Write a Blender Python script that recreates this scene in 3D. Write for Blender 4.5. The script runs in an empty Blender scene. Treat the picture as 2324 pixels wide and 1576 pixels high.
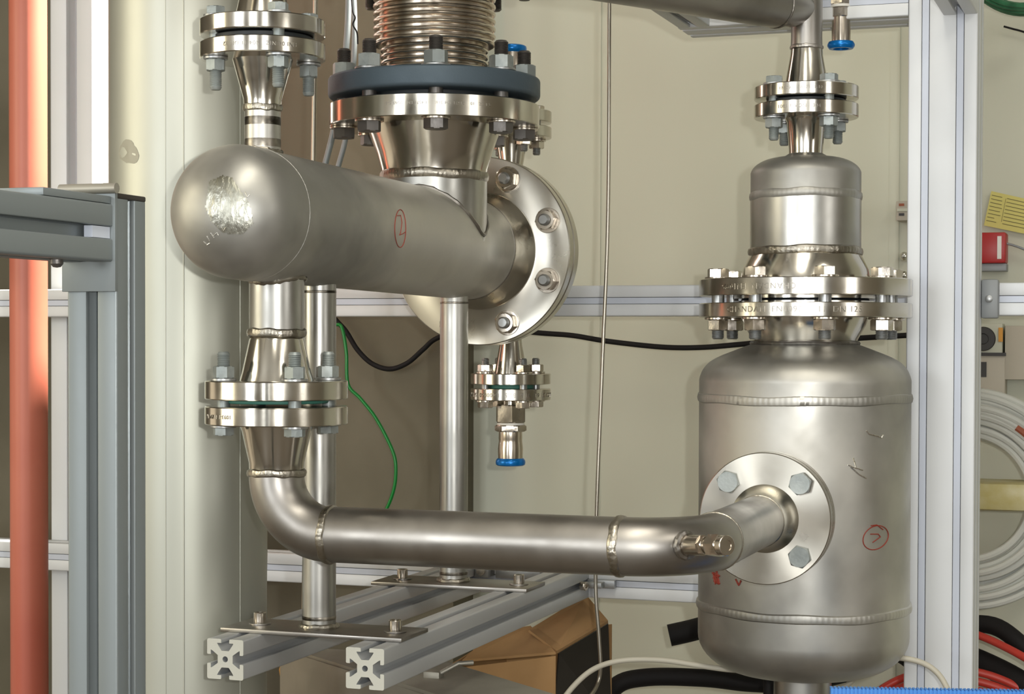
import bpy, bmesh, math, random
from mathutils import Vector, Matrix, geometry
from mathutils.bvhtree import BVHTree
random.seed(7)
C = bpy.context.scene.collection
SC = bpy.context.scene
PI = math.pi
R = math.radians

# ------------------------------------------------------------ camera, world, lights, exposure
F = 4200.0                      # focal length in pixels of the 2324 wide frame
YAW, PITCH, ROLL = R(19.15), R(1.2), 0.003
PPX, PPY = 1162.0, 858.0
H = 1.25
CAM = Vector((0, 0, H))
RM = (Matrix.Rotation(YAW, 3, 'Z') @ Matrix.Rotation(PI/2 - PITCH, 3, 'X') @ Matrix.Rotation(ROLL, 3, 'Z'))
cam_d = bpy.data.cameras.new('camera'); cam = bpy.data.objects.new('camera', cam_d); C.objects.link(cam)
cam_d.sensor_width = 36.0; cam_d.lens = F/2324*36; cam_d.shift_y = (PPY-788)/2324
cam_d.clip_start = 0.05; cam_d.clip_end = 50
cam.matrix_world = Matrix.Translation(CAM) @ RM.to_4x4()
SC.camera = cam

def ray(px, py):
    return RM @ Vector(((px-PPX)/F, (PPY-py)/F, -1.0))
def at(px, py, D):
    return CAM + ray(px, py)*D
def at_y(px, py, Y):
    d = ray(px, py); return CAM + d*(Y/d.y)
def at_z(px, py, Z):
    d = ray(px, py); return CAM + d*((Z-H)/d.z)

SC.view_settings.view_transform = 'Standard'
SC.view_settings.look = 'None'
SC.view_settings.gamma = 1.0
SC.view_settings.use_curve_mapping = False
SC.view_settings.exposure = 0.37
SC.cycles.use_denoising = True
SC.cycles.max_bounces = 8
SC.cycles.sample_clamp_indirect = 6.0

w = bpy.data.worlds.new('world'); SC.world = w; w.use_nodes = True
w.node_tree.nodes['Background'].inputs[0].default_value = (.75, .80, .9, 1)
w.node_tree.nodes['Background'].inputs[1].default_value = 0.35

def area(name, loc, target, sx, sy, power, col=(1, 1, 1)):
    l = bpy.data.lights.new(name, 'AREA'); l.shape = 'RECTANGLE'; l.size = sx; l.size_y = sy
    l.energy = power; l.color = col
    o = bpy.data.objects.new(name, l); C.objects.link(o); o.location = loc
    o.rotation_euler = (Vector(target)-Vector(loc)).to_track_quat('-Z', 'Y').to_euler()
    return o
YB = -2.6                       # wall behind the camera
XL, XR = -3.1, 3.3
YR = at(1400, 684, 2.70).y      # front face of the rails
YW = YR + 0.50                  # far wall
# area lamps at unseen windows; rear and east ones added for the metal to reflect
for nm_, wx_, pw_ in (('a', -2.15, 22), ('b', -.15, 9), ('c', 1.75, 9)):
    for s_ in (-1, 1):
        area('window_light_rear_'+nm_, (wx_+s_*.245, YB+.06, 1.75), (wx_+s_*.245, 0, 1.75), .38, 1.5, pw_, (.95, .98, 1))
area('window_light_side', (XL+.06, .35, 1.7), (0, .35, 1.7), 1.3, 1.5, 24, (1, .91, .68))
area('window_light_east', (XR-.06, .2, 1.8), (0, .2, 1.8), .8, 1.4, 14, (1, .97, .92))
# area lamps added under the ceiling, unseen, for the metal to reflect
area('ceiling_tube_light_a', (-.3, .5, 2.93), (-.3, .5, 0), .5, 1.8, 24, (1, .95, .84))
area('ceiling_tube_light_b', (1.3, .2, 2.93), (1.3, .2, 0), .5, 1.8, 18, (1, .95, .84))
# the camera's own flash, a hand's width beside the lens
fl = bpy.data.lights.new('camera_flash', 'SPOT'); fl.energy = 36; fl.spot_size = R(62); fl.spot_blend = .4
fl.shadow_soft_size = .012; fl.color = (1, .985, .95)
flo = bpy.data.objects.new('camera_flash', fl); C.objects.link(flo)
flo.location = CAM + RM @ Vector((.075, .035, 0)); flo.rotation_euler = RM.to_euler()
# spot standing in for the sun on the edge pipe; its roof light is made up
sp = bpy.data.lights.new('skylight_sun_beam', 'SPOT'); sp.energy = 1200; sp.spot_size = R(17); sp.spot_blend = 0.02
sp.shadow_soft_size = .02; sp.color = (1, .93, .84)
spo = bpy.data.objects.new('skylight_sun_beam', sp); C.objects.link(spo)

# ------------------------------------------------------------ materials
def new_mat(name):
    m = bpy.data.materials.new(name); m.use_nodes = True
    return m, m.node_tree, m.node_tree.nodes['Principled BSDF']
def rough_mat(name, col, metal, rough, var=.0, scale=30, bump=0.0, bscale=200, colvar=.0, col2=None, stretch=(1, 1, 1), spec=None, bdist=.0006):
    m, t, b = new_mat(name); N = t.nodes; L = t.links
    b.inputs['Base Color'].default_value = (*col, 1); b.inputs['Metallic'].default_value = metal
    b.inputs['Roughness'].default_value = rough
    if spec is not None: b.inputs['Specular IOR Level'].default_value = spec
    tc = N.new('ShaderNodeNewGeometry'); mp = N.new('ShaderNodeMapping'); mp.inputs['Scale'].default_value = stretch
    L.new(tc.outputs['Position'], mp.inputs['Vector'])
    n = N.new('ShaderNodeTexNoise'); n.inputs['Scale'].default_value = scale; n.inputs['Detail'].default_value = 6
    L.new(mp.outputs[0], n.inputs['Vector'])
    if var:
        r = N.new('ShaderNodeMapRange'); r.inputs['From Min'].default_value = .3; r.inputs['From Max'].default_value = .7
        r.inputs['To Min'].default_value = max(.02, rough-var); r.inputs['To Max'].default_value = rough+var
        L.new(n.outputs['Fac'], r.inputs['Value']); L.new(r.outputs[0], b.inputs['Roughness'])
    if col2 is not None:
        cr = N.new('ShaderNodeValToRGB'); cr.color_ramp.elements[0].position = .40; cr.color_ramp.elements[1].position = .61
        cr.color_ramp.elements[0].color = (*col, 1); cr.color_ramp.elements[1].color = (*col2, 1)
        n2 = N.new('ShaderNodeTexNoise'); n2.inputs['Scale'].default_value = scale*.35; n2.inputs['Detail'].default_value = 5
        L.new(mp.outputs[0], n2.inputs['Vector'])
        L.new(n2.outputs['Fac'], cr.inputs[0]); L.new(cr.outputs[0], b.inputs['Base Color'])
    if bump:
        nb = N.new('ShaderNodeTexNoise'); nb.inputs['Scale'].default_value = bscale; nb.inputs['Detail'].default_value = 4
        L.new(mp.outputs[0], nb.inputs['Vector'])
        bp = N.new('ShaderNodeBump'); bp.inputs['Strength'].default_value = bump; bp.inputs['Distance'].default_value = bdist
        L.new(nb.outputs['Fac'], bp.inputs['Height']); L.new(bp.outputs[0], b.inputs['Normal'])
    return m
M = {}
M['satin'] = rough_mat('satin_stainless', (.38, .375, .35), 1, .38, .10, 14, .10, 60, col2=(.56, .55, .51))
M['dull'] = rough_mat('pickled_stainless', (.32, .315, .29), .88, .49, .14, 11, .14, 45, col2=(.61, .595, .545))
M['pipe'] = rough_mat('brushed_pipe_steel', (.25, .235, .215), 1, .38, .09, 16, .0, 60, col2=(.42, .40, .37))
M['polish'] = rough_mat('turned_stainless', (.60, .57, .505), 1, .17, .05, 25, .04, 150, col2=(.52, .49, .425))
M['face'] = rough_mat('turned_flange_face', (.58, .56, .50), 1, .30, .05, 20, .04, 150)
M['weld'] = rough_mat('weld_steel', (.42, .39, .33), 1, .34, .10, 60, .8, 260, col2=(.27, .25, .21))
M['galv'] = rough_mat('galvanized_steel', (.27, .30, .295), .6, .5, .06, 90, .3, 300, col2=(.38, .41, .40))
M['nut'] = rough_mat('stainless_nut', (.58, .53, .46), 1, .24, .05, 60, .15, 300)
M['dark_bolt'] = rough_mat('dark_bolt_steel', (.17, .16, .15), .85, .45, .06, 90, .3, 300)
M['shaft'] = rough_mat('grey_thread', (.40, .41, .41), .9, .40, .05, 90, .2, 300)
M['alu'] = rough_mat('anodized_aluminium', (.50, .515, .525), .45, .45, .03, 20, .03, 300)
M['alu_post'] = rough_mat('bright_anodized_aluminium', (.66, .68, .69), .15, .5, .03, 20, .03, 300)
M['alu_grey'] = rough_mat('grey_anodized_aluminium', (.21, .235, .24), .5, .46, .03, 20, .03, 300)
M['cover'] = rough_mat('slot_cover_strip', (.54, .58, .66), .15, .5)
M['cut'] = rough_mat('saw_cut_aluminium', (.46, .46, .41), .1, .8, 0, 60, .2, 500)
M['column'] = rough_mat('column_steel', (.44, .445, .385), .72, .46, .05, 8, .05, 40, col2=(.54, .54, .475), stretch=(1, 1, .35))
M['blue_flange'] = rough_mat('blue_grey_cast_flange', (.075, .105, .13), .35, .55, .05, 60, .35, 500)
M['bellow'] = rough_mat('bellows_steel', (.66, .59, .50), 1, .24, .05, 30)
M['wall'] = rough_mat('cream_painted_wall', (.575, .583, .475), 0, .8, 0, 2.5, .08, 60, col2=(.60, .61, .50))
M['concrete'] = rough_mat('bare_concrete', (.135, .122, .082), 0, .85, 0, 9, .4, 90, col2=(.185, .168, .118))
M['room'] = rough_mat('room_plaster', (.30, .27, .22), 0, .9)
M['floor'] = rough_mat('grey_floor', (.15, .125, .10), 0, .6, .1, 6)
M['ceil'] = rough_mat('ceiling_paint', (.5, .48, .44), 0, .9)
M['gasket'] = rough_mat('green_gasket_sheet', (.05, .20, .155), 0, .55)
M['gasket_dark'] = rough_mat('dark_gasket_sheet', (.012, .016, .018), 0, .5)
M['red_pipe'] = rough_mat('salmon_red_pipe', (.50, .145, .09), 0, .42, 0, 10, col2=(.43, .105, .065))
M['black'] = rough_mat('black_rubber', (.008, .007, .007), 0, .7, 0, 60, .3, 300, spec=.3)
M['black_cap'] = rough_mat('black_plastic', (.02, .016, .013), 0, .45)
M['green'] = rough_mat('green_hose', (.0, .22, .03), 0, .3)
M['green_dark'] = rough_mat('dark_green_cable', (.01, .09, .035), 0, .4, 0, 120, col2=(.03, .16, .07))
M['beige'] = rough_mat('beige_cable', (.50, .47, .38), 0, .5)
M['card'] = rough_mat('cardboard', (.33, .19, .075), 0, .85, 0, 20, .2, 150, col2=(.39, .23, .10))
M['blue_ring'] = rough_mat('blue_anodized', (.0, .17, .55), .45, .28)
M['white'] = rough_mat('white_plastic', (.78, .77, .72), 0, .5)
M['blue'] = rough_mat('blue_plastic', (.055, .24, .66), 0, .45)
M['red'] = rough_mat('red_plastic', (.42, .012, .012), 0, .4)
M['red_hose'] = rough_mat('red_hose', (.50, .045, .03), 0, .4)
M['yellow'] = rough_mat('yellow_card', (.62, .56, .17), 0, .7)
M['ink'] = rough_mat('dark_ink', (.16, .14, .05), 0, .7)
M['grey'] = rough_mat('grey_bracket', (.27, .285, .29), .2, .5)
M['marker'] = rough_mat('red_marker', (.26, .035, .02), 0, .5)
M['scratch'] = rough_mat('bright_scratch', (.85, .83, .76), 1, .25, .1, 200, .5, 600)
M['ground'] = rough_mat('ground_steel', (.44, .44, .385), 1, .38, .08, 70, 1.0, 75, col2=(.19, .185, .14), stretch=(1, .7, .45), bdist=.003)
M['sheet'] = rough_mat('galvanized_sheet', (.30, .285, .24), .7, .5, .05, 20, .1, 90, col2=(.38, .36, .31))
M['boxb'] = rough_mat('beige_housing', (.48, .44, .36), 0, .6)
M['orange'] = rough_mat('orange_plastic', (.65, .30, .03), 0, .5)
M['rust'] = rough_mat('brown_tape', (.33, .09, .04), 0, .6)
M['tube'] = rough_mat('thin_steel_tube', (.40, .37, .31), 1, .35)
M['tape'] = rough_mat('yellowish_wrap', (.50, .43, .17), 0, .4, 0, 50, .4, 90, col2=(.62, .57, .33))
M['engrave'] = rough_mat('stamped_letters', (.27, .25, .21), 1, .35)
M['soot'] = rough_mat('heat_tint', (.045, .04, .032), 1, .36, .05, 90, col2=(.36, .33, .28))
for ky, axn in (('face', 'Y'), ('polish', None)):
    if axn is None: continue
    t_ = M[ky].node_tree; b_ = t_.nodes['Principled BSDF']; tn = t_.nodes.new('ShaderNodeTangent')
    tn.direction_type = 'RADIAL'; tn.axis = axn; b_.inputs['Anisotropic'].default_value = .8
    t_.links.new(tn.outputs[0], b_.inputs['Tangent'])
m, t, b = new_mat('clear_hose'); M['clear'] = m
b.inputs['Base Color'].default_value = (.74, .75, .69, 1); b.inputs['Roughness'].default_value = .35
b.inputs['Transmission Weight'].default_value = .25; b.inputs['IOR'].default_value = 1.3
m, t, b = new_mat('window_glass'); M['glass'] = m
b.inputs['Transmission Weight'].default_value = 1; b.inputs['Roughness'].default_value = .02

# ------------------------------------------------------------ mesh helpers
class MB:
    def __init__(s): s.v = []; s.f = []
    def add(s, vs, fs):
        o = len(s.v); s.v += [Vector(v) for v in vs]; s.f += [tuple(i+o for i in f) for f in fs]; return s
    def rot_frame(s, o, ax):
        ax = Vector(ax).normalized(); h = Vector((0, 0, 1)) if abs(ax.z) < .9 else Vector((0, -1, 0))
        u = (h - ax*h.dot(ax)).normalized(); v = ax.cross(u); return Vector(o), ax, u, v
    def lathe(s, prof, o=(0, 0, 0), ax=(0, 0, 1), seg=64, close=False, jit=0.0):
        o, ax, u, v = s.rot_frame(o, ax); vs = []; fs = []
        n = len(prof)
        for i in range(seg):
            a = 2*PI*i/seg; d = u*math.cos(a)+v*math.sin(a)
            for (r, t) in prof:
                j = 1 + (random.uniform(-jit, jit) if jit else 0)
                vs.append(o + d*(max(r, 1e-6)*j) + ax*t)
        for i in range(seg):
            k = (i+1) % seg
            for p in range(n-1 if not close else n):
                q = (p+1) % n
                fs.append((i*n+p, k*n+p, k*n+q, i*n+q))
        if not close:
            if prof[0][0] > 1e-5: fs.append(tuple(i*n for i in range(seg))[::-1])
            if prof[-1][0] > 1e-5: fs.append(tuple(i*n+n-1 for i in range(seg)))
        return s.add(vs, fs)
    def disc(s, r, t0, t1, o=(0, 0, 0), ax=(0, 0, 1), bev=.001, seg=64):
        return s.lathe([(r-bev, t0), (r, t0+bev), (r, t1-bev), (r-bev, t1)], o, ax, seg)
    def ring(s, r0, r1, t0, t1, o=(0, 0, 0), ax=(0, 0, 1), bev=.001, seg=64):
        return s.lathe([(r0, t0), (r1-bev, t0), (r1, t0+bev), (r1, t1-bev), (r1-bev, t1), (r0, t1)], o, ax, seg, close=True)
    def torus(s, R_, r, o, ax, seg=72, ms=10, jit=0.0, flat=1.0):
        return s.lathe([(R_+r*flat*math.cos(2*PI*i/ms), r*math.sin(2*PI*i/ms)) for i in range(ms)], o, ax, seg, close=True, jit=jit)
    def bead(s, R_, w, hgt, o, ax, n=70):
        """a ring of weld with its ripples"""
        o, ax, u, v = s.rot_frame(o, ax); seg = n*4; ms = 8; n2 = random.uniform(4, 9); vs = []; fs = []
        ph = random.uniform(0, 6)
        for i in range(seg):
            a = 2*PI*i/seg; d = u*math.cos(a)+v*math.sin(a)
            rip = 1 + .14*(1-abs(((i % 4)/4.)*2-1)) + .06*math.sin(3*a+ph)+.05*math.sin(n2*5*a)
            sh = w*.07*math.sin(2*a+ph) + w*.05*math.sin(7*a)
            for j in range(ms):
                t = 2*PI*j/ms
                vs.append(o + d*(R_ + hgt*rip*math.cos(t)) + ax*(w*.5*math.sin(t)*(1+.06*math.sin(11*a)) + sh))
        for i in range(seg):
            k = (i+1) % seg
            for j in range(ms):
                q = (j+1) % ms; fs.append((i*ms+j, k*ms+j, k*ms+q, i*ms+q))
        return s.add(vs, fs)
    def tube(s, pts, r, seg=24, cap=True, closed=False):
        pts = [Vector(p) for p in pts]; n = len(pts)
        rs = r if isinstance(r, (list, tuple)) else [r]*n
        vs = []; fs = []; up = None
        for i, p in enumerate(pts):
            if closed: t = (pts[(i+1) % n]-pts[i-1]).normalized()
            else: t = (pts[min(i+1, n-1)]-pts[max(i-1, 0)]).normalized()
            if up is None:
                up = Vector((0, 0, 1)) if abs(t.z) < .9 else Vector((1, 0, 0))
            up = (up - t*up.dot(t)).normalized(); sd = t.cross(up)
            for j in range(seg):
                a = 2*PI*j/seg; vs.append(p + (up*math.cos(a)+sd*math.sin(a))*rs[i])
        for i in range(n if closed else n-1):
            k = (i+1) % n
            for j in range(seg):
                q = (j+1) % seg; fs.append((i*seg+j, i*seg+q, k*seg+q, k*seg+j))
        if cap and not closed:
            fs.append(tuple(range(seg))[::-1]); fs.append(tuple((n-1)*seg+j for j in range(seg)))
        return s.add(vs, fs)
    def box(s, a, b, bev=0.0):
        x0, x1 = sorted((a[0], b[0])); y0, y1 = sorted((a[1], b[1])); z0, z1 = sorted((a[2], b[2]))
        if bev <= 0:
            vs = [(x0, y0, z0), (x1, y0, z0), (x1, y1, z0), (x0, y1, z0), (x0, y0, z1), (x1, y0, z1), (x1, y1, z1), (x0, y1, z1)]
            return s.add(vs, [(3, 2, 1, 0), (4, 5, 6, 7), (0, 1, 5, 4), (1, 2, 6, 5), (2, 3, 7, 6), (3, 0, 4, 7)])
        bm = bmesh.new(); bmesh.ops.create_cube(bm, size=1)
        bmesh.ops.scale(bm, vec=(x1-x0, y1-y0, z1-z0), verts=bm.verts)
        bmesh.ops.bevel(bm, geom=bm.edges[:], offset=bev, segments=2, affect='EDGES', profile=.5)
        c = Vector(((x0+x1)/2, (y0+y1)/2, (z0+z1)/2)); bm.verts.ensure_lookup_table()
        vs = [v.co+c for v in bm.verts]; fs = [tuple(v.index for v in f.verts) for f in bm.faces]; bm.free()
        return s.add(vs, fs)
    def hexa(s, ac, t0, t1, o=(0, 0, 0), ax=(0, 0, 1), spin=0, cham=(True, True)):
        """hexagon nut or head with chamfered corners; ac = across corners"""
        o, ax, u, v = s.rot_frame(o, ax); rc = ac/2; ri = rc*math.cos(PI/6); n = 24; vs = []; fs = []
        c = (rc-ri)*.9
        prof = [0, c*.6 if cham[0] else 0, (t1-t0)-(c*.6 if cham[1] else 0), t1-t0]
        for li, tt in enumerate(prof):
            for i in range(n):
                a = 2*PI*i/n + spin; m_ = ((2*PI*i/n) % (PI/3)) - PI/6
                rh = ri/math.cos(m_)
                if (li == 0 and cham[0]) or (li == 3 and cham[1]): rh = min(rh, ri*1.0)
                vs.append(o + (u*math.cos(a)+v*math.sin(a))*rh + ax*(t0+tt))
        for l in range(3):
            for i in range(n):
                k = (i+1) % n; fs.append((l*n+i, l*n+k, (l+1)*n+k, (l+1)*n+i))
        fs.append(tuple(range(n))[::-1]); fs.append(tuple(3*n+i for i in range(n)))
        return s.add(vs, fs)
    def prism(s, outline, holes, M4, length):
        """extrude a 2-D outline (with holes) along local z; M4 maps local to world"""
        loops = [outline]+list(holes); vs = []; fs = []
        tri = geometry.tessellate_polygon([[Vector((x, y, 0)) for x, y in l] for l in loops])
        flat = [p for l in loops for p in l]; n = len(flat)
        for z in (0, length):
            vs += [M4 @ Vector((x, y, z)) for x, y in flat]
        for t_ in tri: fs.append(tuple(t_)); fs.append(tuple(i+n for i in reversed(t_)))
        o = 0
        for l in loops:
            k = len(l)
            for i in range(k):
                j = (i+1) % k; fs.append((o+i, o+j, n+o+j, n+o+i))
            o += k
        return s.add(vs, fs)
    def slab(s, quad, th):
        """polygon of 3-D points given thickness along its normal"""
        q = [Vector(p) for p in quad]; nrm = (q[1]-q[0]).cross(q[-1]-q[0]).normalized()
        n = len(q); vs = q+[p+nrm*th for p in q]
        fs = [tuple(range(n))[::-1], tuple(range(n, 2*n))]+[(i, (i+1) % n, n+(i+1) % n, n+i) for i in range(n)]
        return s.add(vs, fs)

WM = {}
def setp(o, **k):
    for a, b_ in k.items():
        if b_: o[a] = b_
    return o
def thing(name, label, cat, loc, group=None, mat=None):
    o = bpy.data.objects.new(name, None); C.objects.link(o); o.empty_display_size = .02
    m4 = mat if mat is not None else Matrix.Translation(Vector(loc)); o.matrix_world = m4; WM[o] = m4.copy()
    return setp(o, label=label, category=cat, group=group)
def mesh_obj(name, mb, mat, parent=None, label=None, cat=None, group=None, kind=None, smooth=35, origin=None):
    m4 = WM[parent] if parent is not None else Matrix.Translation(origin if origin is not None else mb.v[0])
    inv = m4.inverted()
    me = bpy.data.meshes.new(name); me.from_pydata([inv @ v for v in mb.v], [], mb.f); me.validate()
    bm = bmesh.new(); bm.from_mesh(me); bmesh.ops.recalc_face_normals(bm, faces=bm.faces); bm.to_mesh(me); bm.free()
    if smooth:
        for p in me.polygons: p.use_smooth = True
        me.set_sharp_from_angle(angle=R(smooth))
    me.materials.append(M[mat]); o = bpy.data.objects.new(name, me); C.objects.link(o)
    if parent is not None: o.parent = parent; WM[o] = m4
    else: o.matrix_world = m4; WM[o] = m4
    return setp(o, label=label, category=cat, group=group, kind=kind)
part = mesh_obj
def copy_tree(o, parent=None):
    c = o.copy(); C.objects.link(c); c.parent = parent
    for ch in list(o.children): copy_tree(ch, c)
    return c

def smoothpath(pts, n=8):
    """Catmull-Rom through 3-D points"""
    P = [Vector(p) for p in pts]; P = [P[0]*2-P[1]]+P+[P[-1]*2-P[-2]]; out = []
    for i in range(1, len(P)-2):
        for k in range(n):
            t = k/n; a, b_, c, d = P[i-1:i+3]
            out.append(.5*((2*b_)+(c-a)*t+(2*a-5*b_+4*c-d)*t*t+(3*b_-a-3*c+d)*t**3))
    out.append(P[-2]); return out
def bvh_of(*mbs):
    v = []; f = []
    for mb in mbs:
        o = len(v); v += mb.v; f += [tuple(i+o for i in q) for q in mb.f]
    return BVHTree.FromPolygons(v, f)
def strokes(bvh, lines, r, lift=.0003):
    mb = MB()
    for ln in lines:
        pts = []
        for i in range(len(ln)-1):
            for k in range(6):
                t = k/6; pts.append((ln[i][0]*(1-t)+ln[i+1][0]*t, ln[i][1]*(1-t)+ln[i+1][1]*t))
        pts.append(ln[-1]); P = []
        for (x, y) in pts:
            h = bvh.ray_cast(CAM, ray(x, y).normalized())
            if h[0] is not None: P.append(h[0]+h[1]*(lift if h[1].dot(ray(x, y)) < 0 else -lift))
        if len(P) > 2: mb.tube(P, r, seg=5)
    return mb
def arc2(cx, cy, rx, ry, a0, a1, n=14, rot=0):
    o = []
    for i in range(n+1):
        a = R(a0+(a1-a0)*i/n); x = rx*math.cos(a); y = ry*math.sin(a); c, s_ = math.cos(R(rot)), math.sin(R(rot))
        o.append((cx+x*c-y*s_, cy+x*s_+y*c))
    return o
def rim_text(txt, c, r, z, size, mid_deg, parent, flip=False, name='stamped_text'):
    """letters standing on a vertical rim; mid_deg measured from -Y towards +X"""
    cu = bpy.data.curves.new('t', 'FONT'); cu.body = txt; cu.size = size; cu.align_x = 'CENTER'; cu.align_y = 'CENTER'; cu.extrude = .0004
    cu.space_character = 1.15
    ob = bpy.data.objects.new('t', cu); C.objects.link(ob); dg = bpy.context.evaluated_depsgraph_get()
    me = bpy.data.meshes.new_from_object(ob.evaluated_get(dg)); mb = MB(); vs = []
    for v in me.vertices:
        x, y, e = v.co
        if flip: x, y = -x, -y
        b_ = R(mid_deg)+x/r; rr = r+e+.0001
        vs.append((c[0]+rr*math.sin(b_), c[1]-rr*math.cos(b_), z+y))
    mb.add(vs, [tuple(p.vertices) for p in me.polygons])
    bpy.data.objects.remove(ob); bpy.data.curves.remove(cu); bpy.data.meshes.remove(me)
    return part(name, mb, 'engrave', parent, label='stamped lettering on the rim', smooth=0)

# slotted aluminium profile, millimetres -> metres
def profile(nx, ny):
    """outline of a profile with nx x ny modules of 45 mm, open T slots on every side"""
    Wd, Hd = 22.5*nx, 22.5*ny; pts = []
    slot = [(-6.3, 0), (-5.4, .35), (-5, 1.2), (-5, 4.5), (-10.2, 4.5), (-9.2, 6.5), (-5.2, 12.2), (-4.4, 13.2), (4.4, 13.2), (5.2, 12.2), (9.2, 6.5), (10.2, 4.5), (5, 4.5), (5, 1.2), (5.4, .35), (6.3, 0)]
    def side(a, d, inn, n, half):
        for k in range(n):
            c = (k-(n-1)/2)*45
            for (s_, q) in slot:
                pts.append((a[0]+d[0]*(c+s_)+inn[0]*q, a[1]+d[1]*(c+s_)+inn[1]*q))
    def corner(cx, cy, sx, sy, first):
        rr = 2.2
        a = [(cx-sx*rr*(1-math.sin(t_)), cy-sy*rr*(1-math.cos(t_))) for t_ in (0, PI/8, PI/4, PI*3/8, PI/2)]
        pts.extend(a if first == 'h' else a[::-1])
    side((0, -Hd), (1, 0), (0, 1), nx, Wd); corner(Wd, -Hd, 1, -1, 'h')
    side((Wd, 0), (0, 1), (-1, 0), ny, Hd); corner(Wd, Hd, 1, 1, 'v')
    side((0, Hd), (-1, 0), (0, -1), nx, Wd); corner(-Wd, Hd, -1, 1, 'h')
    side((-Wd, 0), (0, -1), (1, 0), ny, Hd); corner(-Wd, -Hd, -1, -1, 'v')
    holes = []
    for i in range(nx):
        for j in range(ny):
            cx = (i-(nx-1)/2)*45; cy = (j-(ny-1)/2)*45
            holes.append([((cx+3.4*math.cos(2*PI*k/14))/1000, (cy+3.4*math.sin(2*PI*k/14))/1000) for k in range(14)])
    return [(x/1000, y/1000) for x, y in pts], holes
P45, P4545 = profile(1, 1), profile(2, 2)
def along(axis, o):
    o = Vector(o)
    if axis == 'Z': m3 = Matrix(((1, 0, 0), (0, 1, 0), (0, 0, 1))).transposed()
    if axis == 'Y': m3 = Matrix(((-1, 0, 0), (0, 0, 1), (0, 1, 0))).transposed()
    if axis == 'X': m3 = Matrix(((0, 1, 0), (0, 0, 1), (1, 0, 0))).transposed()
    return Matrix.Translation(o) @ m3.to_4x4()
def extrusion(axis, o, length, prof=P45):
    return MB().prism(prof[0], prof[1], along(axis, o), length)

# ------------------------------------------------------------ room shell
def struct(name, mb, mat, smooth=0):
    return mesh_obj(name, mb, mat, kind='structure', smooth=smooth)
ZT = 3.0
struct('floor', MB().box((XL-.1, YB-.1, -.08), (XR+.1, YW+.12, 0)), 'floor')
struct('ceiling', MB().box((XL-.1, YB-.1, ZT), (XR+.1, YW+.12, ZT+.08)), 'ceil')
struct('wall_far', MB().box((XL-.1, YW, 0), (XR+.1, YW+.1, ZT)), 'wall')
xp = at_y(1030, 700, YW-.10).x
struct('wall_pier', MB().box((XL, YW-.10, 0), (xp, YW-.0005, ZT)), 'concrete')
def holed_wall(name, axis, pos, th, span, holes):
    """a wall with rectangular openings: strips between them"""
    a, b = span; cur = a; mb = MB()
    def bx(u0, u1, z0, z1):
        if axis == 'Y': mb.box((u0, pos, z0), (u1, pos+th, z1))
        else: mb.box((pos, u0, z0), (pos+th, u1, z1))
    for (u0, u1, z0, z1) in sorted(holes):
        bx(cur, u0, 0, ZT); bx(u0, u1, 0, z0); bx(u0, u1, z1, ZT); cur = u1
    bx(cur, b, 0, ZT); return struct(name, mb, 'room')
def window(n, axis, pos, th, u0, u1, z0, z1):  # unseen frames and panes, added where the area lamps sit
    mb = MB(); t_ = .05
    def bx(m_, a0, a1, c0, c1, d0, d1):
        if axis == 'Y': m_.box((a0, pos+d0, c0), (a1, pos+d1, c1))
        else: m_.box((pos+d0, a0, c0), (pos+d1, a1, c1))
    d0, d1 = th*.3, th*.7
    bx(mb, u0, u0+t_, z0, z1, d0, d1); bx(mb, u1-t_, u1, z0, z1, d0, d1); bx(mb, u0+t_, u1-t_, z0, z0+t_, d0, d1)
    bx(mb, u0+t_, u1-t_, z1-t_, z1, d0, d1)
    f = struct('window_%d' % n, mb, 'white')
    g = MB(); bx(g, u0+t_, u1-t_, z0+t_, z1-t_, th*.48, th*.52)
    p = mesh_obj('window_pane', g, 'glass', f, kind='structure', smooth=0)
holed_wall('wall_rear', 'Y', YB-.1, .1, (XL, XR), [(-2.65, -1.65, .95, 2.55), (-.62, .32, .95, 2.55), (1.28, 2.22, .95, 2.55)])
for n, (a, b_) in enumerate([(-2.65, -1.65), (-.62, .32), (1.28, 2.22)]): window(n+1, 'Y', YB-.1, .1, a, b_, .95, 2.55)
holed_wall('wall_west', 'X', XL-.1, .1, (YB, YW), [(-.35, 1.05, .9, 2.5)])
window(4, 'X', XL-.1, .1, -.35, 1.05, .9, 2.5)
holed_wall('wall_east', 'X', XR, .1, (YB, YW), [(-.25, .65, 1.05, 2.55)])
window(5, 'X', XR, .1, -.25, .65, 1.05, 2.55)
jx = at_y(1356, 400, YW).x
struct('trim_1', MB().box((jx-.006, YW-.0018, 0), (jx+.006, YW-.0002, ZT)), 'wall')
jx = at_y(2030, 400, YW).x
struct('trim_2', MB().box((jx-.008, YW-.0018, 0), (jx+.008, YW-.0002, ZT)), 'wall')

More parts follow.
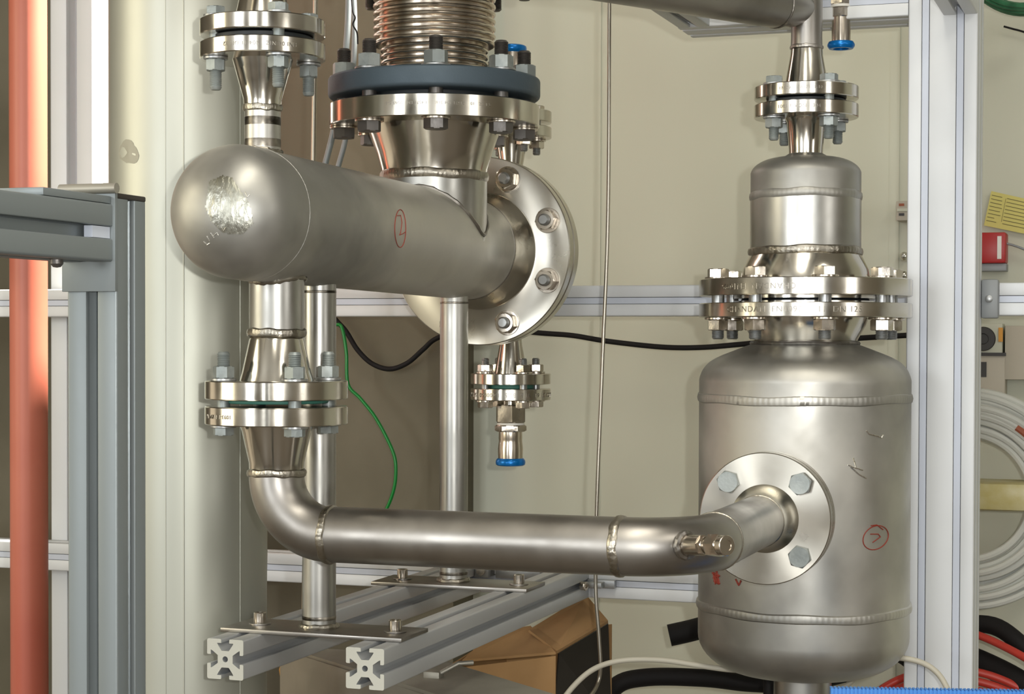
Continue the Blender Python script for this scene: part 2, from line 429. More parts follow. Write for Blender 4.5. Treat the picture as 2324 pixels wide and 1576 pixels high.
# ------------------------------------------------------------ bolts
_bolts = {}
def bolt(kind, ac, d, hh, hn, L, tail, mats, stud=False, wash=True):
    """bolt along local z: head below 0, nut above L, threaded tail beyond the nut"""
    key = (kind, ac, L, tail)
    if key in _bolts: return _bolts[key], True
    r = thing('hex_bolt', None, 'bolt', (0, 0, 0)); wt = .0028
    mb = MB(); rr = d/2
    prof = [(rr*.8, -hh*.5), (rr, -hh*.3), (rr, L+wt+hn*.5)]; z = L+wt+hn*.5
    end = L+wt+hn+tail-.0012
    while z < end-.002:
        prof += [(rr*.86, z+.0008), (rr, z+.0016)]; z += .0019
    prof += [(rr*.86, end), (rr*.72, end+.0012)]
    part('shank', mb.lathe(prof, seg=20), mats[2], r, smooth=25)
    part('nut', MB().hexa(ac, L+wt, L+wt+hn, spin=.25), mats[1], r)
    if not stud: part('bolt_head', MB().hexa(ac, -wt-hh, -wt, spin=.1, cham=(True, False)), mats[0], r)
    else: part('lower_nut', MB().hexa(ac, -wt-hh, -wt, spin=.1), mats[0], r)
    if wash:
        part('washer', MB().ring(d*.5, ac*.60, L+.0001, L+wt, seg=28, bev=.0004), 'nut' if mats[1] != 'galv' else 'shaft', r, smooth=30)
        part('washer', MB().ring(d*.5, ac*.60, -wt, -.0001, seg=28, bev=.0004), 'nut' if mats[0] != 'galv' else 'shaft', r, smooth=30)
    _bolts[key] = r; return r, False
def bolt_ring(n, first, Rb, base, axis, spec, names, group, spin=0, skip=()):
    """n bolts on a circle. axis 'Z': angle from -Y towards +X; 'Y': angle from +Z towards +X"""
    for i in range(n):
        if i in skip: continue
        a = R(first+360*i/n); r, used = bolt(*spec)
        o = copy_tree(r) if used else r
        b_ = Vector(base)
        if axis == 'Z': p = b_+Vector((Rb*math.sin(a), -Rb*math.cos(a), 0)); m4 = Matrix.Translation(p) @ Matrix.Rotation(a+spin, 4, 'Z')
        if axis == '-Z': p = b_+Vector((Rb*math.sin(a), -Rb*math.cos(a), 0)); m4 = Matrix.Translation(p) @ Matrix.Rotation(PI, 4, 'X') @ Matrix.Rotation(a*1.7+spin, 4, 'Z')
        if axis == '-Y': p = b_+Vector((Rb*math.sin(a), 0, Rb*math.cos(a))); m4 = Matrix.Translation(p) @ Matrix.Rotation(PI/2, 4, 'X') @ Matrix.Rotation(a+spin, 4, 'Z')
        if axis == 'Y': p = b_+Vector((Rb*math.sin(a), 0, Rb*math.cos(a))); m4 = Matrix.Translation(p) @ Matrix.Rotation(-PI/2, 4, 'X') @ Matrix.Rotation(a+spin, 4, 'Z')
        o.matrix_world = m4; o['label'] = names[i]; o['category'] = 'bolt'; o['group'] = group
def names4(what):
    # first angle 45: front towards +X, back towards +X, back towards -X, front towards -X
    return [what % s for s in ('front, post side', 'rear, post side', 'rear, column side', 'front, column side')]
def names8(what):
    return [what % s for s in ('foremost on post side', 'front flank, post side', 'rear flank, post side', 'rearmost on post side',
                               'rearmost on column side', 'rear flank, column side', 'front flank, column side', 'foremost on column side')]

# ------------------------------------------------------------ header (horizontal vessel) with its legs
HR = .06985
VD = Vector((0, 1, -.0095)).normalized()
H0 = at(628, 496, 2.004)
def hs(s): return H0+VD*s
def fz(px, py, D): return at(px, py, D).z
# place a point on the header axis whose image column is px
def s_of(px):
    lo, hi = -.5, 1.5
    for _ in range(50):
        m_ = (lo+hi)/2; q = RM.transposed() @ (hs(m_)-CAM)
        x = PPX+F*q.x/(-q.z)
        if x < px: lo = m_
        else: hi = m_
    return lo
s_face = s_of(1089); s_neck = s_of(1061)
hv = thing('header_vessel', 'horizontal dull steel vessel with domed end, standing on two tube legs', 'vessel', hs(0))
b0 = -.094
cap = [(HR*math.sin(PI/2*i/14), b0-HR*.80*math.cos(PI/2*i/14)) for i in range(15)]
capmb = MB().lathe(cap+[(HR, b0), (HR, -.062)], hs(0), VD, 96)
part('domed_cap', capmb, 'dull', hv)
bodymb = MB().lathe([(HR, -.0605), (HR, s_neck)], hs(0), VD, 96)
part('shell', bodymb, 'dull', hv)
part('weld_bead', MB().bead(HR-.0008, .006, .0016, hs(-.061), VD, 90), 'dull', hv)
ft = .0195
fl_ = MB().lathe([(.055, s_neck), (HR, s_neck), (HR+.001, s_neck+.012), (HR+.006, s_neck+.022), (HR+.0125, s_face-.001), (HR+.014, s_face), (.1315, s_face), (.1328, s_face+.0013), (.1328, s_face+ft-.0013), (.1315, s_face+ft), (.09, s_face+ft)], hs(0), VD, 120)
part('end_flange', fl_, 'face', hv, label='polished ring flange with eight holes')
part('weld_bead', MB().bead(HR-.0006, .005, .0014, hs(s_neck), VD, 90), 'pipe', hv)
def saddle(c, r, Rh, sgn, w_, n=72, seg=8):
    """weld bead where a vertical branch meets the header"""
    pts = []
    for i in range(n):
        a = 2*PI*i/n; x = r*math.cos(a); y = r*math.sin(a)
        if abs(x) > Rh*.995: x = math.copysign(Rh*.995, x)
        pts.append(Vector((c.x+x*1.004, c.y+y*1.004, hs((c.y-H0.y)).z+sgn*(math.sqrt(Rh*Rh-x*x)+w_*.15))))
    return MB().tube(pts, [w_*(1+.18*math.sin(i*2.3)+.12*math.sin(i*5.1)) for i in range(n)], seg=seg, closed=True)
# equal tee carrying the bellows: vertical axis through column 985
Tc = hs(s_of(985)); TD = -(RM.transposed() @ (Tc-CAM)).z
def tz(py, dr=0.0): return fz(985, py, TD-dr)
part('tee_branch', MB().lathe([(HR, Tc.z), (HR, tz(398, HR))], (Tc.x, Tc.y, 0), (0, 0, 1), 96), 'satin', hv)
part('branch_weld', saddle(Tc, HR*.99, HR, 1, .0032), 'pipe', hv)
part('weld_bead', MB().bead(HR-.0002, .013, .0022, (Tc.x, Tc.y, tz(391, HR)), (0, 0, 1), 80), 'weld', hv)
BF = .1385
zf0, zf1 = tz(262, BF), tz(211, BF)
mb = MB().lathe([(.05, tz(386, HR)), (HR, tz(386, HR)), (HR+.0005, tz(376, HR)), (HR+.006, tz(340, HR)), (.0865, tz(285, .08)), (.0880, zf0), (BF-.001, zf0), (BF, zf0+.001), (BF, zf1-.001), (BF-.001, zf1), (.095, zf1)], (Tc.x, Tc.y, 0), (0, 0, 1), 120)
p_ = part('bellows_flange', mb, 'polish', hv, label='polished steel weld-neck flange under the blue-grey ring')
rim_text('2-1 ZZ   10    31671 304 316L    1.4571 EN   SO65 6-1', (Tc.x, Tc.y), BF, (zf0+zf1)/2+.002, .0052, 24, hv, flip=True)
# small nozzle on top, column 596
Nc = hs(s_of(596)); ND = -(RM.transposed() @ (Nc-CAM)).z
SR = .0664
def nz(py, dr=0.0): return fz(596, py, ND-dr)
na = (Nc.x, Nc.y, 0)
part('top_nozzle', MB().lathe([(.0192, Nc.z+.05), (.0192, nz(247, .019))], na, (0, 0, 1), 64), 'satin', hv)
for py in (272, 322):
    zz_ = nz(py, .019)
    part('heat_tint_band', MB().torus(.0191, .0046, (Nc.x, Nc.y, zz_), (0, 0, 1), 60, 10, flat=.07), 'soot', hv, label='dark heat tint band')
part('weld_bead', MB().bead(.0195, .0075, .0018, (Nc.x, Nc.y, nz(241, .02)), (0, 0, 1), 40), 'weld', hv)
part('branch_weld', saddle(Nc, .0192, HR, 1, .0026, 48), 'weld', hv)
z0, z1 = nz(116, SR), nz(78.5, SR)
mb = MB().lathe([(.012, nz(236, .02)), (.0200, nz(236, .02)), (.0203, nz(222, .02)), (.0262, nz(175, .025)), (.0298, nz(146, .028)), (.0320, z0), (SR-.001, z0), (SR, z0+.001), (SR, z1-.001), (SR-.001, z1), (.03, z1)], na, (0, 0, 1), 96)
part('top_nozzle_flange', mb, 'polish', hv)
rim_text('HNI 04/NIZ   304 11 DN 32', (Nc.x, Nc.y), SR, (z0+z1)/2, .006, 24, hv, flip=True)
top4 = (z0, z1)
# bottom nozzle, column 628
def bz(py, dr=0.0): return fz(628, py, 2.004-dr)
BR = .0773
B_ = H0; ba = (B_.x, B_.y, 0)
part('bottom_nozzle', MB().lathe([(.0298, B_.z-.04), (.0298, bz(750, .03))], ba, (0, 0, 1), 72), 'satin', hv)
part('weld_bead', MB().bead(.0302, .0095, .0022, (B_.x, B_.y, bz(756, .03)), (0, 0, 1), 34), 'weld', hv)
part('branch_weld', saddle(B_, .0298, HR, -1, .003, 56), 'weld', hv)
z0, z1 = bz(868, BR), bz(911.5, BR)
mb = MB().lathe([(.012, bz(764, .03)), (.0280, bz(764, .03)), (.0298, bz(772, .03)), (.0372, bz(845, .036)), (.0400, z0), (BR-.001, z0), (BR, z0-.001), (BR, z1+.001), (BR-.001, z1), (.03, z1)], ba, (0, 0, 1), 110)
part('bottom_nozzle_flange', mb, 'polish', hv)
bot4 = (z0, z1)
# legs and foot plates
beam_top = at(826, 1466, 2.02).z
PLT = .0046
for px in (725, 1031):
    lc = hs(s_of(px)); lr = .0192
    lg = part('support_leg', MB().lathe([(lr, beam_top+PLT), (lr, lc.z-HR*.85)], (lc.x, lc.y, 0), (0, 0, 1), 56), 'satin', hv)
    part('weld_bead', MB().bead(lr+.001, .007, .0028, (lc.x, lc.y, beam_top+PLT+.002), (0, 0, 1), 22), 'weld', lg)
    part('heat_tint_band', MB().torus(lr, .0022, (lc.x, lc.y, beam_top+PLT+.012), (0, 0, 1), 40, 8, flat=.15), 'soot', lg, label='brown heat tint band')
    part('heat_tint_band', MB().torus(lr, .0015, (lc.x, lc.y, lc.z-HR-.006), (0, 0, 1), 40, 8, flat=.15), 'soot', lg, label='brown heat tint band')
legc = [hs(s_of(725)), hs(s_of(1031))]
b1 = at(512, 1466, 2.062); b2 = at(828, 1474, 2.005)
bx1, bx2 = b1.x, b2.x
yb1 = (b1.y+b2.y)/2
for lc in legc:
    part('foot_plate', MB().box((bx1-.030, lc.y-.040, beam_top), (bx2+.024, lc.y+.040, beam_top+PLT), .0006), 'pipe', hv)
# ground patch and writing on the domed cap
bv = bvh_of(capmb); poly = [(474, 412), (506, 398), (527, 404), (548, 436), (567, 462), (575, 508), (552, 532), (505, 530), (478, 500), (466, 470)]
def inside(x, y):
    c = False; j = len(poly)-1
    for i in range(len(poly)):
        (xi, yi), (xj, yj) = poly[i], poly[j]
        if (yi > y) != (yj > y) and x < (xj-xi)*(y-yi)/(yj-yi)+xi: c = not c
        j = i
    return c
mb = MB(); st = 3
for gx in range(462, 580, st):
    for gy in range(394, 536, st):
        if inside(gx+st/2, gy+st/2):
            q = [bv.ray_cast(CAM, ray(x, y).normalized()) for x, y in ((gx, gy), (gx, gy+st), (gx+st, gy+st), (gx+st, gy))]
            if all(h[0] is not None for h in q):
                mb.add([h[0]-ray(gx, gy).normalized()*.0004 for h in q], [(0, 1, 2, 3)])
part('ground_patch', mb, 'ground', hv, label='bright ground patch on the domed end', smooth=0)
part('scratched_writing', strokes(bv, [[(462, 548), (470, 556), (476, 552)], [(470, 536), (476, 548)], [(478, 528), (486, 540)], [(484, 536), (492, 528), (496, 534)], [(500, 512), (508, 524), (512, 516)], [(556, 436), (561, 447), (567, 441)]], .0004), 'scratch', hv)
bv = bvh_of(bodymb)
part('marker_writing', strokes(bv, [arc2(908, 519, 12.5, 43, 0, 360, 30), [(901, 490), (909, 489), (912, 505), (909, 528), (906, 534), (914, 531), (919, 527)]], .0005), 'marker', hv, label='red handwritten number in an oval')

# bolts through the small joints
galv = ('galv', 'galv', 'galv'); ss = ('nut', 'nut', 'shaft')
g = .0045   # gasket gap
top_up = nz(62.5, SR); up_th = top4[1]-top4[0]
Lt = (top_up+up_th)-top4[0]
bolt_ring(4, 45, .0515, (Nc.x, Nc.y, top_up+up_th), '-Z', ('a', .0215, .0130, .0085, .0120, Lt, .020, galv), names4('galvanized bolt of the small flanges above the domed end, %s'), 'bolts of the joint above the domed end', .5)
low_z1 = bz(971, BR); Lb = bot4[0]-low_z1
bolt_ring(4, 45, .0595, (B_.x, B_.y, low_z1), 'Z', ('b', .0230, .0140, .0085, .0130, Lb, .0155, galv), names4('galvanized bolt of the joint with green gasket below the domed end, %s'), 'bolts of the joint below the domed end', .3)

# gaskets
g1 = mesh_obj('gasket', MB().ring(.03, .054, top4[1]+.0006, top_up-.0006, na), 'gasket_dark', label='dark flat gasket in the small joint above the domed end', cat='gasket')
g2 = mesh_obj('gasket', MB().ring(.03, .0560, bz(921, BR), bot4[1]-.0003, ba), 'gasket', label='green flat gasket in the joint below the domed end', cat='gasket')

# riser above the small joint
rs = thing('riser_pipe', 'polished flange and tapering pipe above the domed end, cut by the top of the picture', 'pipe', (Nc.x, Nc.y, top_up))
mb = MB().lathe([(.02, top_up), (SR-.001, top_up), (SR, top_up+.001), (SR, top_up+up_th-.001), (SR-.001, top_up+up_th), (.0300, top_up+up_th), (.0285, nz(22, .03)), (.0232, nz(-30, .03)), (.0196, nz(-70, .03))], na, (0, 0, 1), 96)
part('riser_flange', mb, 'polish', rs)
part('riser_tube', MB().lathe([(.0192, nz(-70, .03)), (.0192, nz(-70, .03)+.8)], na, (0, 0, 1), 56), 'satin', rs)

# ------------------------------------------------------------ connecting pipe from the bottom nozzle round to the tank
fc = at(1735, 1178, 2.18)          # centre of the tank's front flange
cx_ = thing('connecting_pipe', 'bent stainless pipe leading from the flange below the domed end to the big tank', 'pipe', (B_.x, B_.y, low_z1))
z0, z1 = bz(928, BR), low_z1
mb = MB().lathe([(.02, z0), (BR-.001, z0), (BR, z0-.001), (BR, z1+.001), (BR-.001, z1), (.0402, z1), (.0375, bz(985, .04)), (.0300, bz(1055, .03)), (.0298, bz(1070, .03)), (.02, bz(1070, .03))], ba, (0, 0, 1), 110)
part('pipe_flange', mb, 'polish', cx_)
rim_text('1093-1/11/04  PN', (B_.x, B_.y), BR, (z0+z1)/2, .006, -30, cx_, flip=True)
part('weld_bead', MB().bead(.0302, .0085, .0022, (B_.x, B_.y, bz(1078, .03)), (0, 0, 1), 32), 'weld', cx_)
pr = .0300; br = .0625; zp = fc.z
ze = zp+br
pts = [Vector((B_.x, B_.y, bz(1080, .03))), Vector((B_.x, B_.y, (bz(1080, .03)+ze)/2))]+[Vector((B_.x+br-br*math.cos(a), B_.y, ze-br*math.sin(a))) for a in [PI/2*i/20 for i in range(21)]]
part('elbow', MB().tube(pts, pr, 64, cap=False), 'pipe', cx_)
part('weld_bead', MB().bead(pr, .009, .0022, (B_.x+br+.002, B_.y, zp), (1, 0, 0), 32), 'weld', cx_)
br2 = .080; xe = fc.x-br2
part('straight_run', MB().tube([(B_.x+br+.002, B_.y, zp), (xe, B_.y, zp)], pr, 72), 'pipe', cx_)
part('weld_bead', MB().bead(pr, .010, .0018, (xe, B_.y, zp), (1, 0, 0), 32), 'weld', cx_)
Y0 = B_.y
pts = [Vector((xe+br2*math.sin(a), Y0+br2-br2*math.cos(a), zp)) for a in [PI/2*i/22 for i in range(23)]]
elb = MB().tube(pts, pr, 72, cap=False)
part('elbow', elb, 'pipe', cx_)
part('weld_bead', MB().bead(pr, .003, .0011, (fc.x, Y0+br2, zp), (0, 1, 0), 32), 'weld', cx_)
yf = fc.y
part('branch_run', MB().tube([(fc.x, Y0+br2, zp), (fc.x, yf-.036, zp)], pr, 72), 'pipe', cx_)
part('weld_bead', MB().bead(pr, .003, .0010, (fc.x, yf-.036, zp), (0, 1, 0), 32), 'weld', cx_)
mb = MB().lathe([(.02, -.036), (.0300, -.036), (.0308, -.024), (.0345, -.011), (.0395, -.001), (.0405, 0), (.0772, 0), (.0782, .001), (.0782, .0145), (.0772, .0155), (.03, .0155)], fc, (0, 1, 0), 120)
part('tank_side_flange', mb, 'face', cx_, label='round turned flange facing forward at the tank')
# compression fitting on the elbow
eb = bvh_of(elb)
h = eb.ray_cast(CAM, ray(1556, 1238).normalized()); pf = h[0]
q = at(1652, 1239, (RM.transposed() @ (pf-CAM)).z*-1-.052); axf = (q-pf).normalized(); lf = (q-pf).length
cf = part('compression_fitting', MB().lathe([(.0105, -.004), (.0108, .002), (.0104, lf*.42), (.007, lf*.42), (.007, lf*.60)], pf, axf, 28).lathe([(.0062, lf*.55), (.0062, lf*.97)], pf, axf, 20), 'nut', cx_)
part('fitting_nut', MB().hexa(.0205, lf*.40, lf*.52, pf, axf, spin=.3), 'nut', cf)
part('fitting_nut', MB().hexa(.0235, lf*.60, lf*.86, pf, axf, spin=.3).ring(.0058, .0102, lf*.86, lf*.985, pf, axf, seg=24, bev=.0006), 'nut', cf)
part('weld_bead', MB().bead(.0118, .007, .0034, pf+axf*.001, axf, 14), 'pipe', cf)

# ------------------------------------------------------------ tank
tY = yf
lo, hi = 0, .6
for _ in range(40):
    m_ = (lo+hi)/2; q = RM.transposed() @ (Vector((fc.x, yf+m_, zp))-CAM)
    if PPX+F*q.x/(-q.z) < 1824: lo = m_
    else: hi = m_
tX, tY = fc.x, yf+lo
TKD = -(RM.transposed() @ (Vector((tX, tY, zp))-CAM)).z
def wide(pxw, D): return pxw/F*D
TR = wide(238.5, TKD)*.996
def kz(py, dr=0.0): return fz(1824, py, TKD-dr)
ta = (tX, tY, 0)
tk = thing('tank', 'large upright dull stainless tank with domed ends and a round side flange', 'tank', (tX, tY, kz(1510)))
zw1, zw2 = kz(911, TR), kz(1409, TR)
shell = MB().lathe([(TR, zw2), (TR, zw1)], ta, (0, 0, 1), 128)
part('shell', shell, 'dull', tk)
zt = kz(781, .07)
n_r = wide(117, TKD)
key = [(238.5, 911), (239, 890), (238.6, 872), (236, 856), (228, 838), (213, 822), (190, 809), (160, 797), (134, 787), (117, 781)]
kp = smoothpath([Vector((wide(a_, TKD), 0, kz(y_))) for a_, y_ in key], 4)
prof = [(TR, zw1)]+[(min(q_.x, TR), q_.z) for q_ in kp if q_.z > zw1+.001]
part('domed_top', MB().lathe(prof, ta, (0, 0, 1), 128), 'dull', tk)
zb = kz(1440); prof = [(TR, zw2), (TR, zb)]
for i in range(1, 13):
    a = PI/2*i/12; prof.append((TR-.075+.075*math.cos(a), zb-.052*math.sin(a)))
prof.append((.036, prof[-1][1]-.006))
part('domed_bottom', MB().lathe(prof, ta, (0, 0, 1), 128), 'dull', tk)
zbot = prof[-1][1]
part('weld_bead', MB().bead(TR-.0010, .0135, .0030, (tX, tY, zw1), (0, 0, 1), 120), 'dull', tk)
part('weld_bead', MB().bead(TR-.0004, .0125, .0030, (tX, tY, zw2), (0, 0, 1), 120), 'dull', tk)
part('outlet_pipe', MB().lathe([(wide(65, TKD), zbot-.5), (wide(65, TKD), zbot+.008)], ta, (0, 0, 1), 72), 'satin', tk)
TF = wide(239, TKD)
z0, z1 = kz(719, TF), kz(685, TF)
mb = MB().lathe([(.05, zt-.002), (n_r-.001, zt-.002), (n_r+.001, kz(770, .07)), (n_r+.011, kz(738, .075)), (n_r+.014, z0), (TF-.001, z0), (TF, z0+.001), (TF, z1-.001), (TF-.001, z1), (.092, z1), (.092, z1+.003), (.05, z1+.003)], ta, (0, 0, 1), 128)
part('top_flange', mb, 'polish', tk)
part('weld_bead', MB().bead(n_r+.001, .006, .003, (tX, tY, zt+.001), (0, 0, 1), 60), 'pipe', tk)
rim_text('CHANDAN  EN1092-1  11  DN 125', (tX, tY), TF, (z0+z1)/2, .0105, 3, tk)
zl0, zl1 = z0, z1
mb = MB().lathe([(.035, yf+.0165-tY), (.0772, yf+.0165-tY), (.0782, yf+.0175-tY), (.0782, yf+.031-tY), (.0772, yf+.032-tY), (.040, yf+.032-tY), (.032, yf+.06-tY), (.0302, -TR+.03)], (tX, tY, zp), (0, 1, 0), 96)
part('side_flange', mb, 'polish', tk)
bv = bvh_of(shell)
part('marker_writing', strokes(bv, [arc2(1987, 1221, 31, 25, 0, 360, 26, -38), [(1975, 1213), (1993, 1213), (1998, 1219), (1980, 1232)], [(1976, 1194), (1990, 1192), (2004, 1203)]], .0007), 'marker', tk, label='red handwritten number in a circle')
part('marker_writing', strokes(bv, [[(1618, 1296), (1624, 1326), (1627, 1298), (1633, 1324), (1619, 1312), (1634, 1308), (1617, 1300), (1634, 1326)], [(1616, 1294), (1628, 1298), (1621, 1320), (1632, 1326)], [(1670, 1315), (1677, 1329), (1682, 1318)]], .0012), 'marker', tk, label='red marker scribbles beside the side flange')
part('scratch_marks', strokes(bv, [[(1966, 978), (1972, 986), (1990, 990), (2000, 994), (2004, 988)], [(1924, 1056), (1940, 1062), (1958, 1068)], [(1930, 1060), (1950, 1078), (1966, 1086)], [(1936, 1040), (1942, 1060)]], .0009), 'scratch', tk, label='bright scratches')
# bolts of the side flange (heads forward) - the fourth sits behind the pipe
bn = ['upper galvanized bolt on the tank side flange, side of the white post', 'lower galvanized bolt on the tank side flange, side of the white post',
      'lower galvanized bolt on the tank side flange, hidden behind the pipe', 'upper galvanized bolt on the tank side flange, side of the red pipe']
bolt_ring(4, 45, .0605, (tX, yf-.0001, zp), 'Y', ('s', .0275, .0150, .0060, .0110, .0322, .008, galv, False, False), bn, 'bolts of the tank side flange', .4)

# ------------------------------------------------------------ drum on top of the tank
z0, z1 = kz(668, TF), kz(627.5, TF)
up = thing('drum', 'narrow dull stainless drum with weld rings, bolted on top of the big tank', 'vessel', (tX, tY, z0))
def kx(py):   # the drum and the joints above stay on the tank axis
    return (tX, tY, 0)
DRr = wide(124.5, TKD)
mb = MB().lathe([(.05, z0-.003), (.092, z0-.003), (.092, z0), (TF-.001, z0), (TF, z0+.001), (TF, z1-.001), (TF-.001, z1), (.0835, z1), (.0815, kz(608, .08)), (.0752, kz(584, .075)), (DRr, kz(572, .07)), (.05, kz(572, .07))], ta, (0, 0, 1), 128)
part('drum_flange', mb, 'polish', up)
rim_text('CHANDAN  EN1092-', (tX, tY), TF, (z0+z1)/2, .0105, -17, up, flip=True)
zu0, zu1 = z0, z1
part('shell', MB().lathe([(DRr, kz(565, .07)), (DRr, kz(437, .07))], ta, (0, 0, 1), 110), 'satin', up)
part('weld_bead', MB().bead(DRr+.0002, .011, .0024, (tX, tY, kz(566, .07)), (0, 0, 1), 70), 'weld', up)
zc = kz(400); prof = [(DRr-.0004, kz(437, .07)), (DRr-.0004, zc)]
for i in range(1, 13):
    a = PI/2*i/12; prof.append((DRr-.042+.042*math.cos(a), zc+.0235*math.sin(a)))
prof.append((.020, kz(345, .02)))
part('domed_top', MB().lathe(prof, ta, (0, 0, 1), 110), 'dull', up)
part('weld_bead', MB().bead(DRr-.0005, .0115, .0018, (tX, tY, kz(437, .07)), (0, 0, 1), 70), 'dull', up)
UR = wide(117, TKD)
za, zb_ = kz(257, UR), kz(226, UR)
mb = MB().lathe([(.01, kz(349, .02)), (.0222, kz(349, .02)), (.0222, kz(338, .02)), (.0250, kz(275, .025)), (.0275, za), (UR-.001, za), (UR, za+.001), (UR, zb_-.001), (UR-.001, zb_), (.02, zb_)], ta, (0, 0, 1), 100)
part('drum_top_flange', mb, 'polish', up)
rim_text('1001 E VON   304', (tX, tY), UR, (za+zb_)/2, .0065, 2, up)
bolt_ring(8, 22.5, .1145, (tX, tY, zu1), '-Z', ('t', .0290, .0165, .0110, .0140, zu1-zl0, .0115, ss), names8('stainless bolt of the big joint between tank and drum, %s'), 'bolts of the joint between tank and drum', .2)
mesh_obj('gasket', MB().ring(.05, .083, zl1+.0034, zu0-.0034, ta, seg=96), 'gasket_dark', label='dark gasket ring in the big joint between tank and drum', cat='gasket')

# ------------------------------------------------------------ overhead pipe
zq0, zq1 = kz(214.5, UR), kz(185, UR)
oh = thing('overhead_pipe', 'brownish steel pipe running overhead and down to the small joint on the drum', 'pipe', (tX, tY, zq0))
wn = wide(35.5, TKD)
mb = MB().lathe([(.02, zq0), (UR-.001, zq0), (UR, zq0+.001), (UR, zq1-.001), (UR-.001, zq1), (.0285, zq1), (.0262, kz(170, .03)), (.0212, kz(125, .02)), (wn, kz(111, .02)), (.01, kz(111, .02))], ta, (0, 0, 1), 100)
part('lower_flange', mb, 'polish', oh)
rim_text('EN 092  1.A571  1-10', (tX, tY), UR, (zq0+zq1)/2, .0055, 4, oh)
part('weld_bead', MB().bead(wn, .005, .0013, (tX, tY, kz(106, .02)), (0, 0, 1), 34), 'pipe', oh)
part('drop_pipe', MB().lathe([(wn, kz(104, .02)), (wn*.985, kz(80, .02)), (wn, kz(40, .02)), (wn, kz(-420, .02))], ta, (0, 0, 1), 72), 'pipe', oh)
jn = Vector((tX, tY, kz(25)))
dirc = Vector((-.784, 0, .621))     # towards the camera's left, in camera axes (x right, z back)
dw = RM @ Vector((dirc.x, 0, dirc.z)); dw.z = 0; dw.normalize(); dw = (dw+Vector((0, 0, .0))).normalized()
pts = [jn+dw*t for t in (0, .03, .06, .3, .9, 1.5)]
part('horizontal_run', MB().tube(pts, [wn*.85, .027, .0305, .0305, .0305, .0305], 64), 'pipe', oh)
part('weld_bead', MB().bead(.0305, .004, .0008, jn+dw*.055, dw, 30), 'pipe', oh)
bolt_ring(4, 45, .0500, (tX, tY, zq1), '-Z', ('u', .0235, .0135, .0085, .0120, zq1-za, .0160, galv), names4('galvanized bolt of the small joint above the drum, %s'), 'bolts of the small joint above the drum', .9)
mesh_obj('gasket', MB().ring(.02, .052, zb_+.0006, zq0-.0006, ta), 'gasket_dark', label='dark gasket in the small joint above the drum', cat='gasket')

# ------------------------------------------------------------ bellows on the header
bl = thing('expansion_bellows', 'corrugated steel bellows with a thick blue-grey ring flange, standing above the horizontal vessel', 'bellows', (Tc.x, Tc.y, tz(215, BF)))
zb0, zb1 = tz(207, .135), tz(152, .135)
z_b0 = tz(214, BF)
LF = .1395
c3 = (Tc.x, Tc.y, 0)
zg0 = tz(195, LF); zg1 = tz(146, LF)
part('loose_flange', MB().lathe([(.075, zg0), (LF-.005, zg0), (LF-.0022, zg0+.0008), (LF-.0007, zg0+.0025), (LF, zg0+.005), (LF, zg1-.004), (LF-.0006, zg1-.002), (LF-.002, zg1-.0006), (LF-.004, zg1), (.075, zg1)], c3, (0, 0, 1), 120, close=True), 'blue_flange', bl, label='thick blue-grey painted ring flange')
part('stub_end', MB().lathe([(.05, zf1+.0012), (.104, zf1+.0012), (.104, zg0+.0002), (.07, zg0+.0002)], c3, (0, 0, 1), 90, close=True), 'gasket_dark', bl, label='dark stub ring under the blue-grey flange')
prof = []; zc_ = zg1-.006; k = 0
ztop = tz(-120)
zn = tz(92, .07)
while zc_ < ztop:
    ro = .0712 if zc_ < zn else .0808
    ri = ro-.0075; hp = .0086/2 if zc_ < zn else .0098/2
    for a in range(-3, 4):
        prof.append((ro-hp*.8+hp*.8*math.cos(R(a*30)), zc_+hp*.62*math.sin(R(a*30))))
    prof.append((ri, zc_+hp*.62)); prof.append((ri, zc_+hp*2-hp*.62)); zc_ += hp*2
part('convolutions', MB().lathe(prof, c3, (0, 0, 1), 96), 'bellow', bl)
zt0 = tz(-75); part('upper_loose_flange', MB().ring(.085, LF, zt0, zt0+.034, c3, bev=.004, seg=96), 'blue_flange', bl)
dk = ('dark_bolt', 'galv', 'dark_bolt')
bolt_ring(8, 22.5, .1185, (Tc.x, Tc.y, zf0), 'Z', ('w', .0310, .0185, .0125, .0170, zg1-zf0, .0190, dk), names8('dark bolt with grey nut through the blue-grey ring, %s'), 'bolts through the blue-grey ring flange', .5)
bolt_ring(8, 22.5, .1185, (Tc.x, Tc.y, zt0+.056), '-Z', ('x', .0310, .0185, .0125, .0170, .056, tz(-75)-tz(0)-.0195, dk), names8('dark bolt hanging from the upper ring of the bellows, %s'), 'bolts of the upper bellows ring', .5)

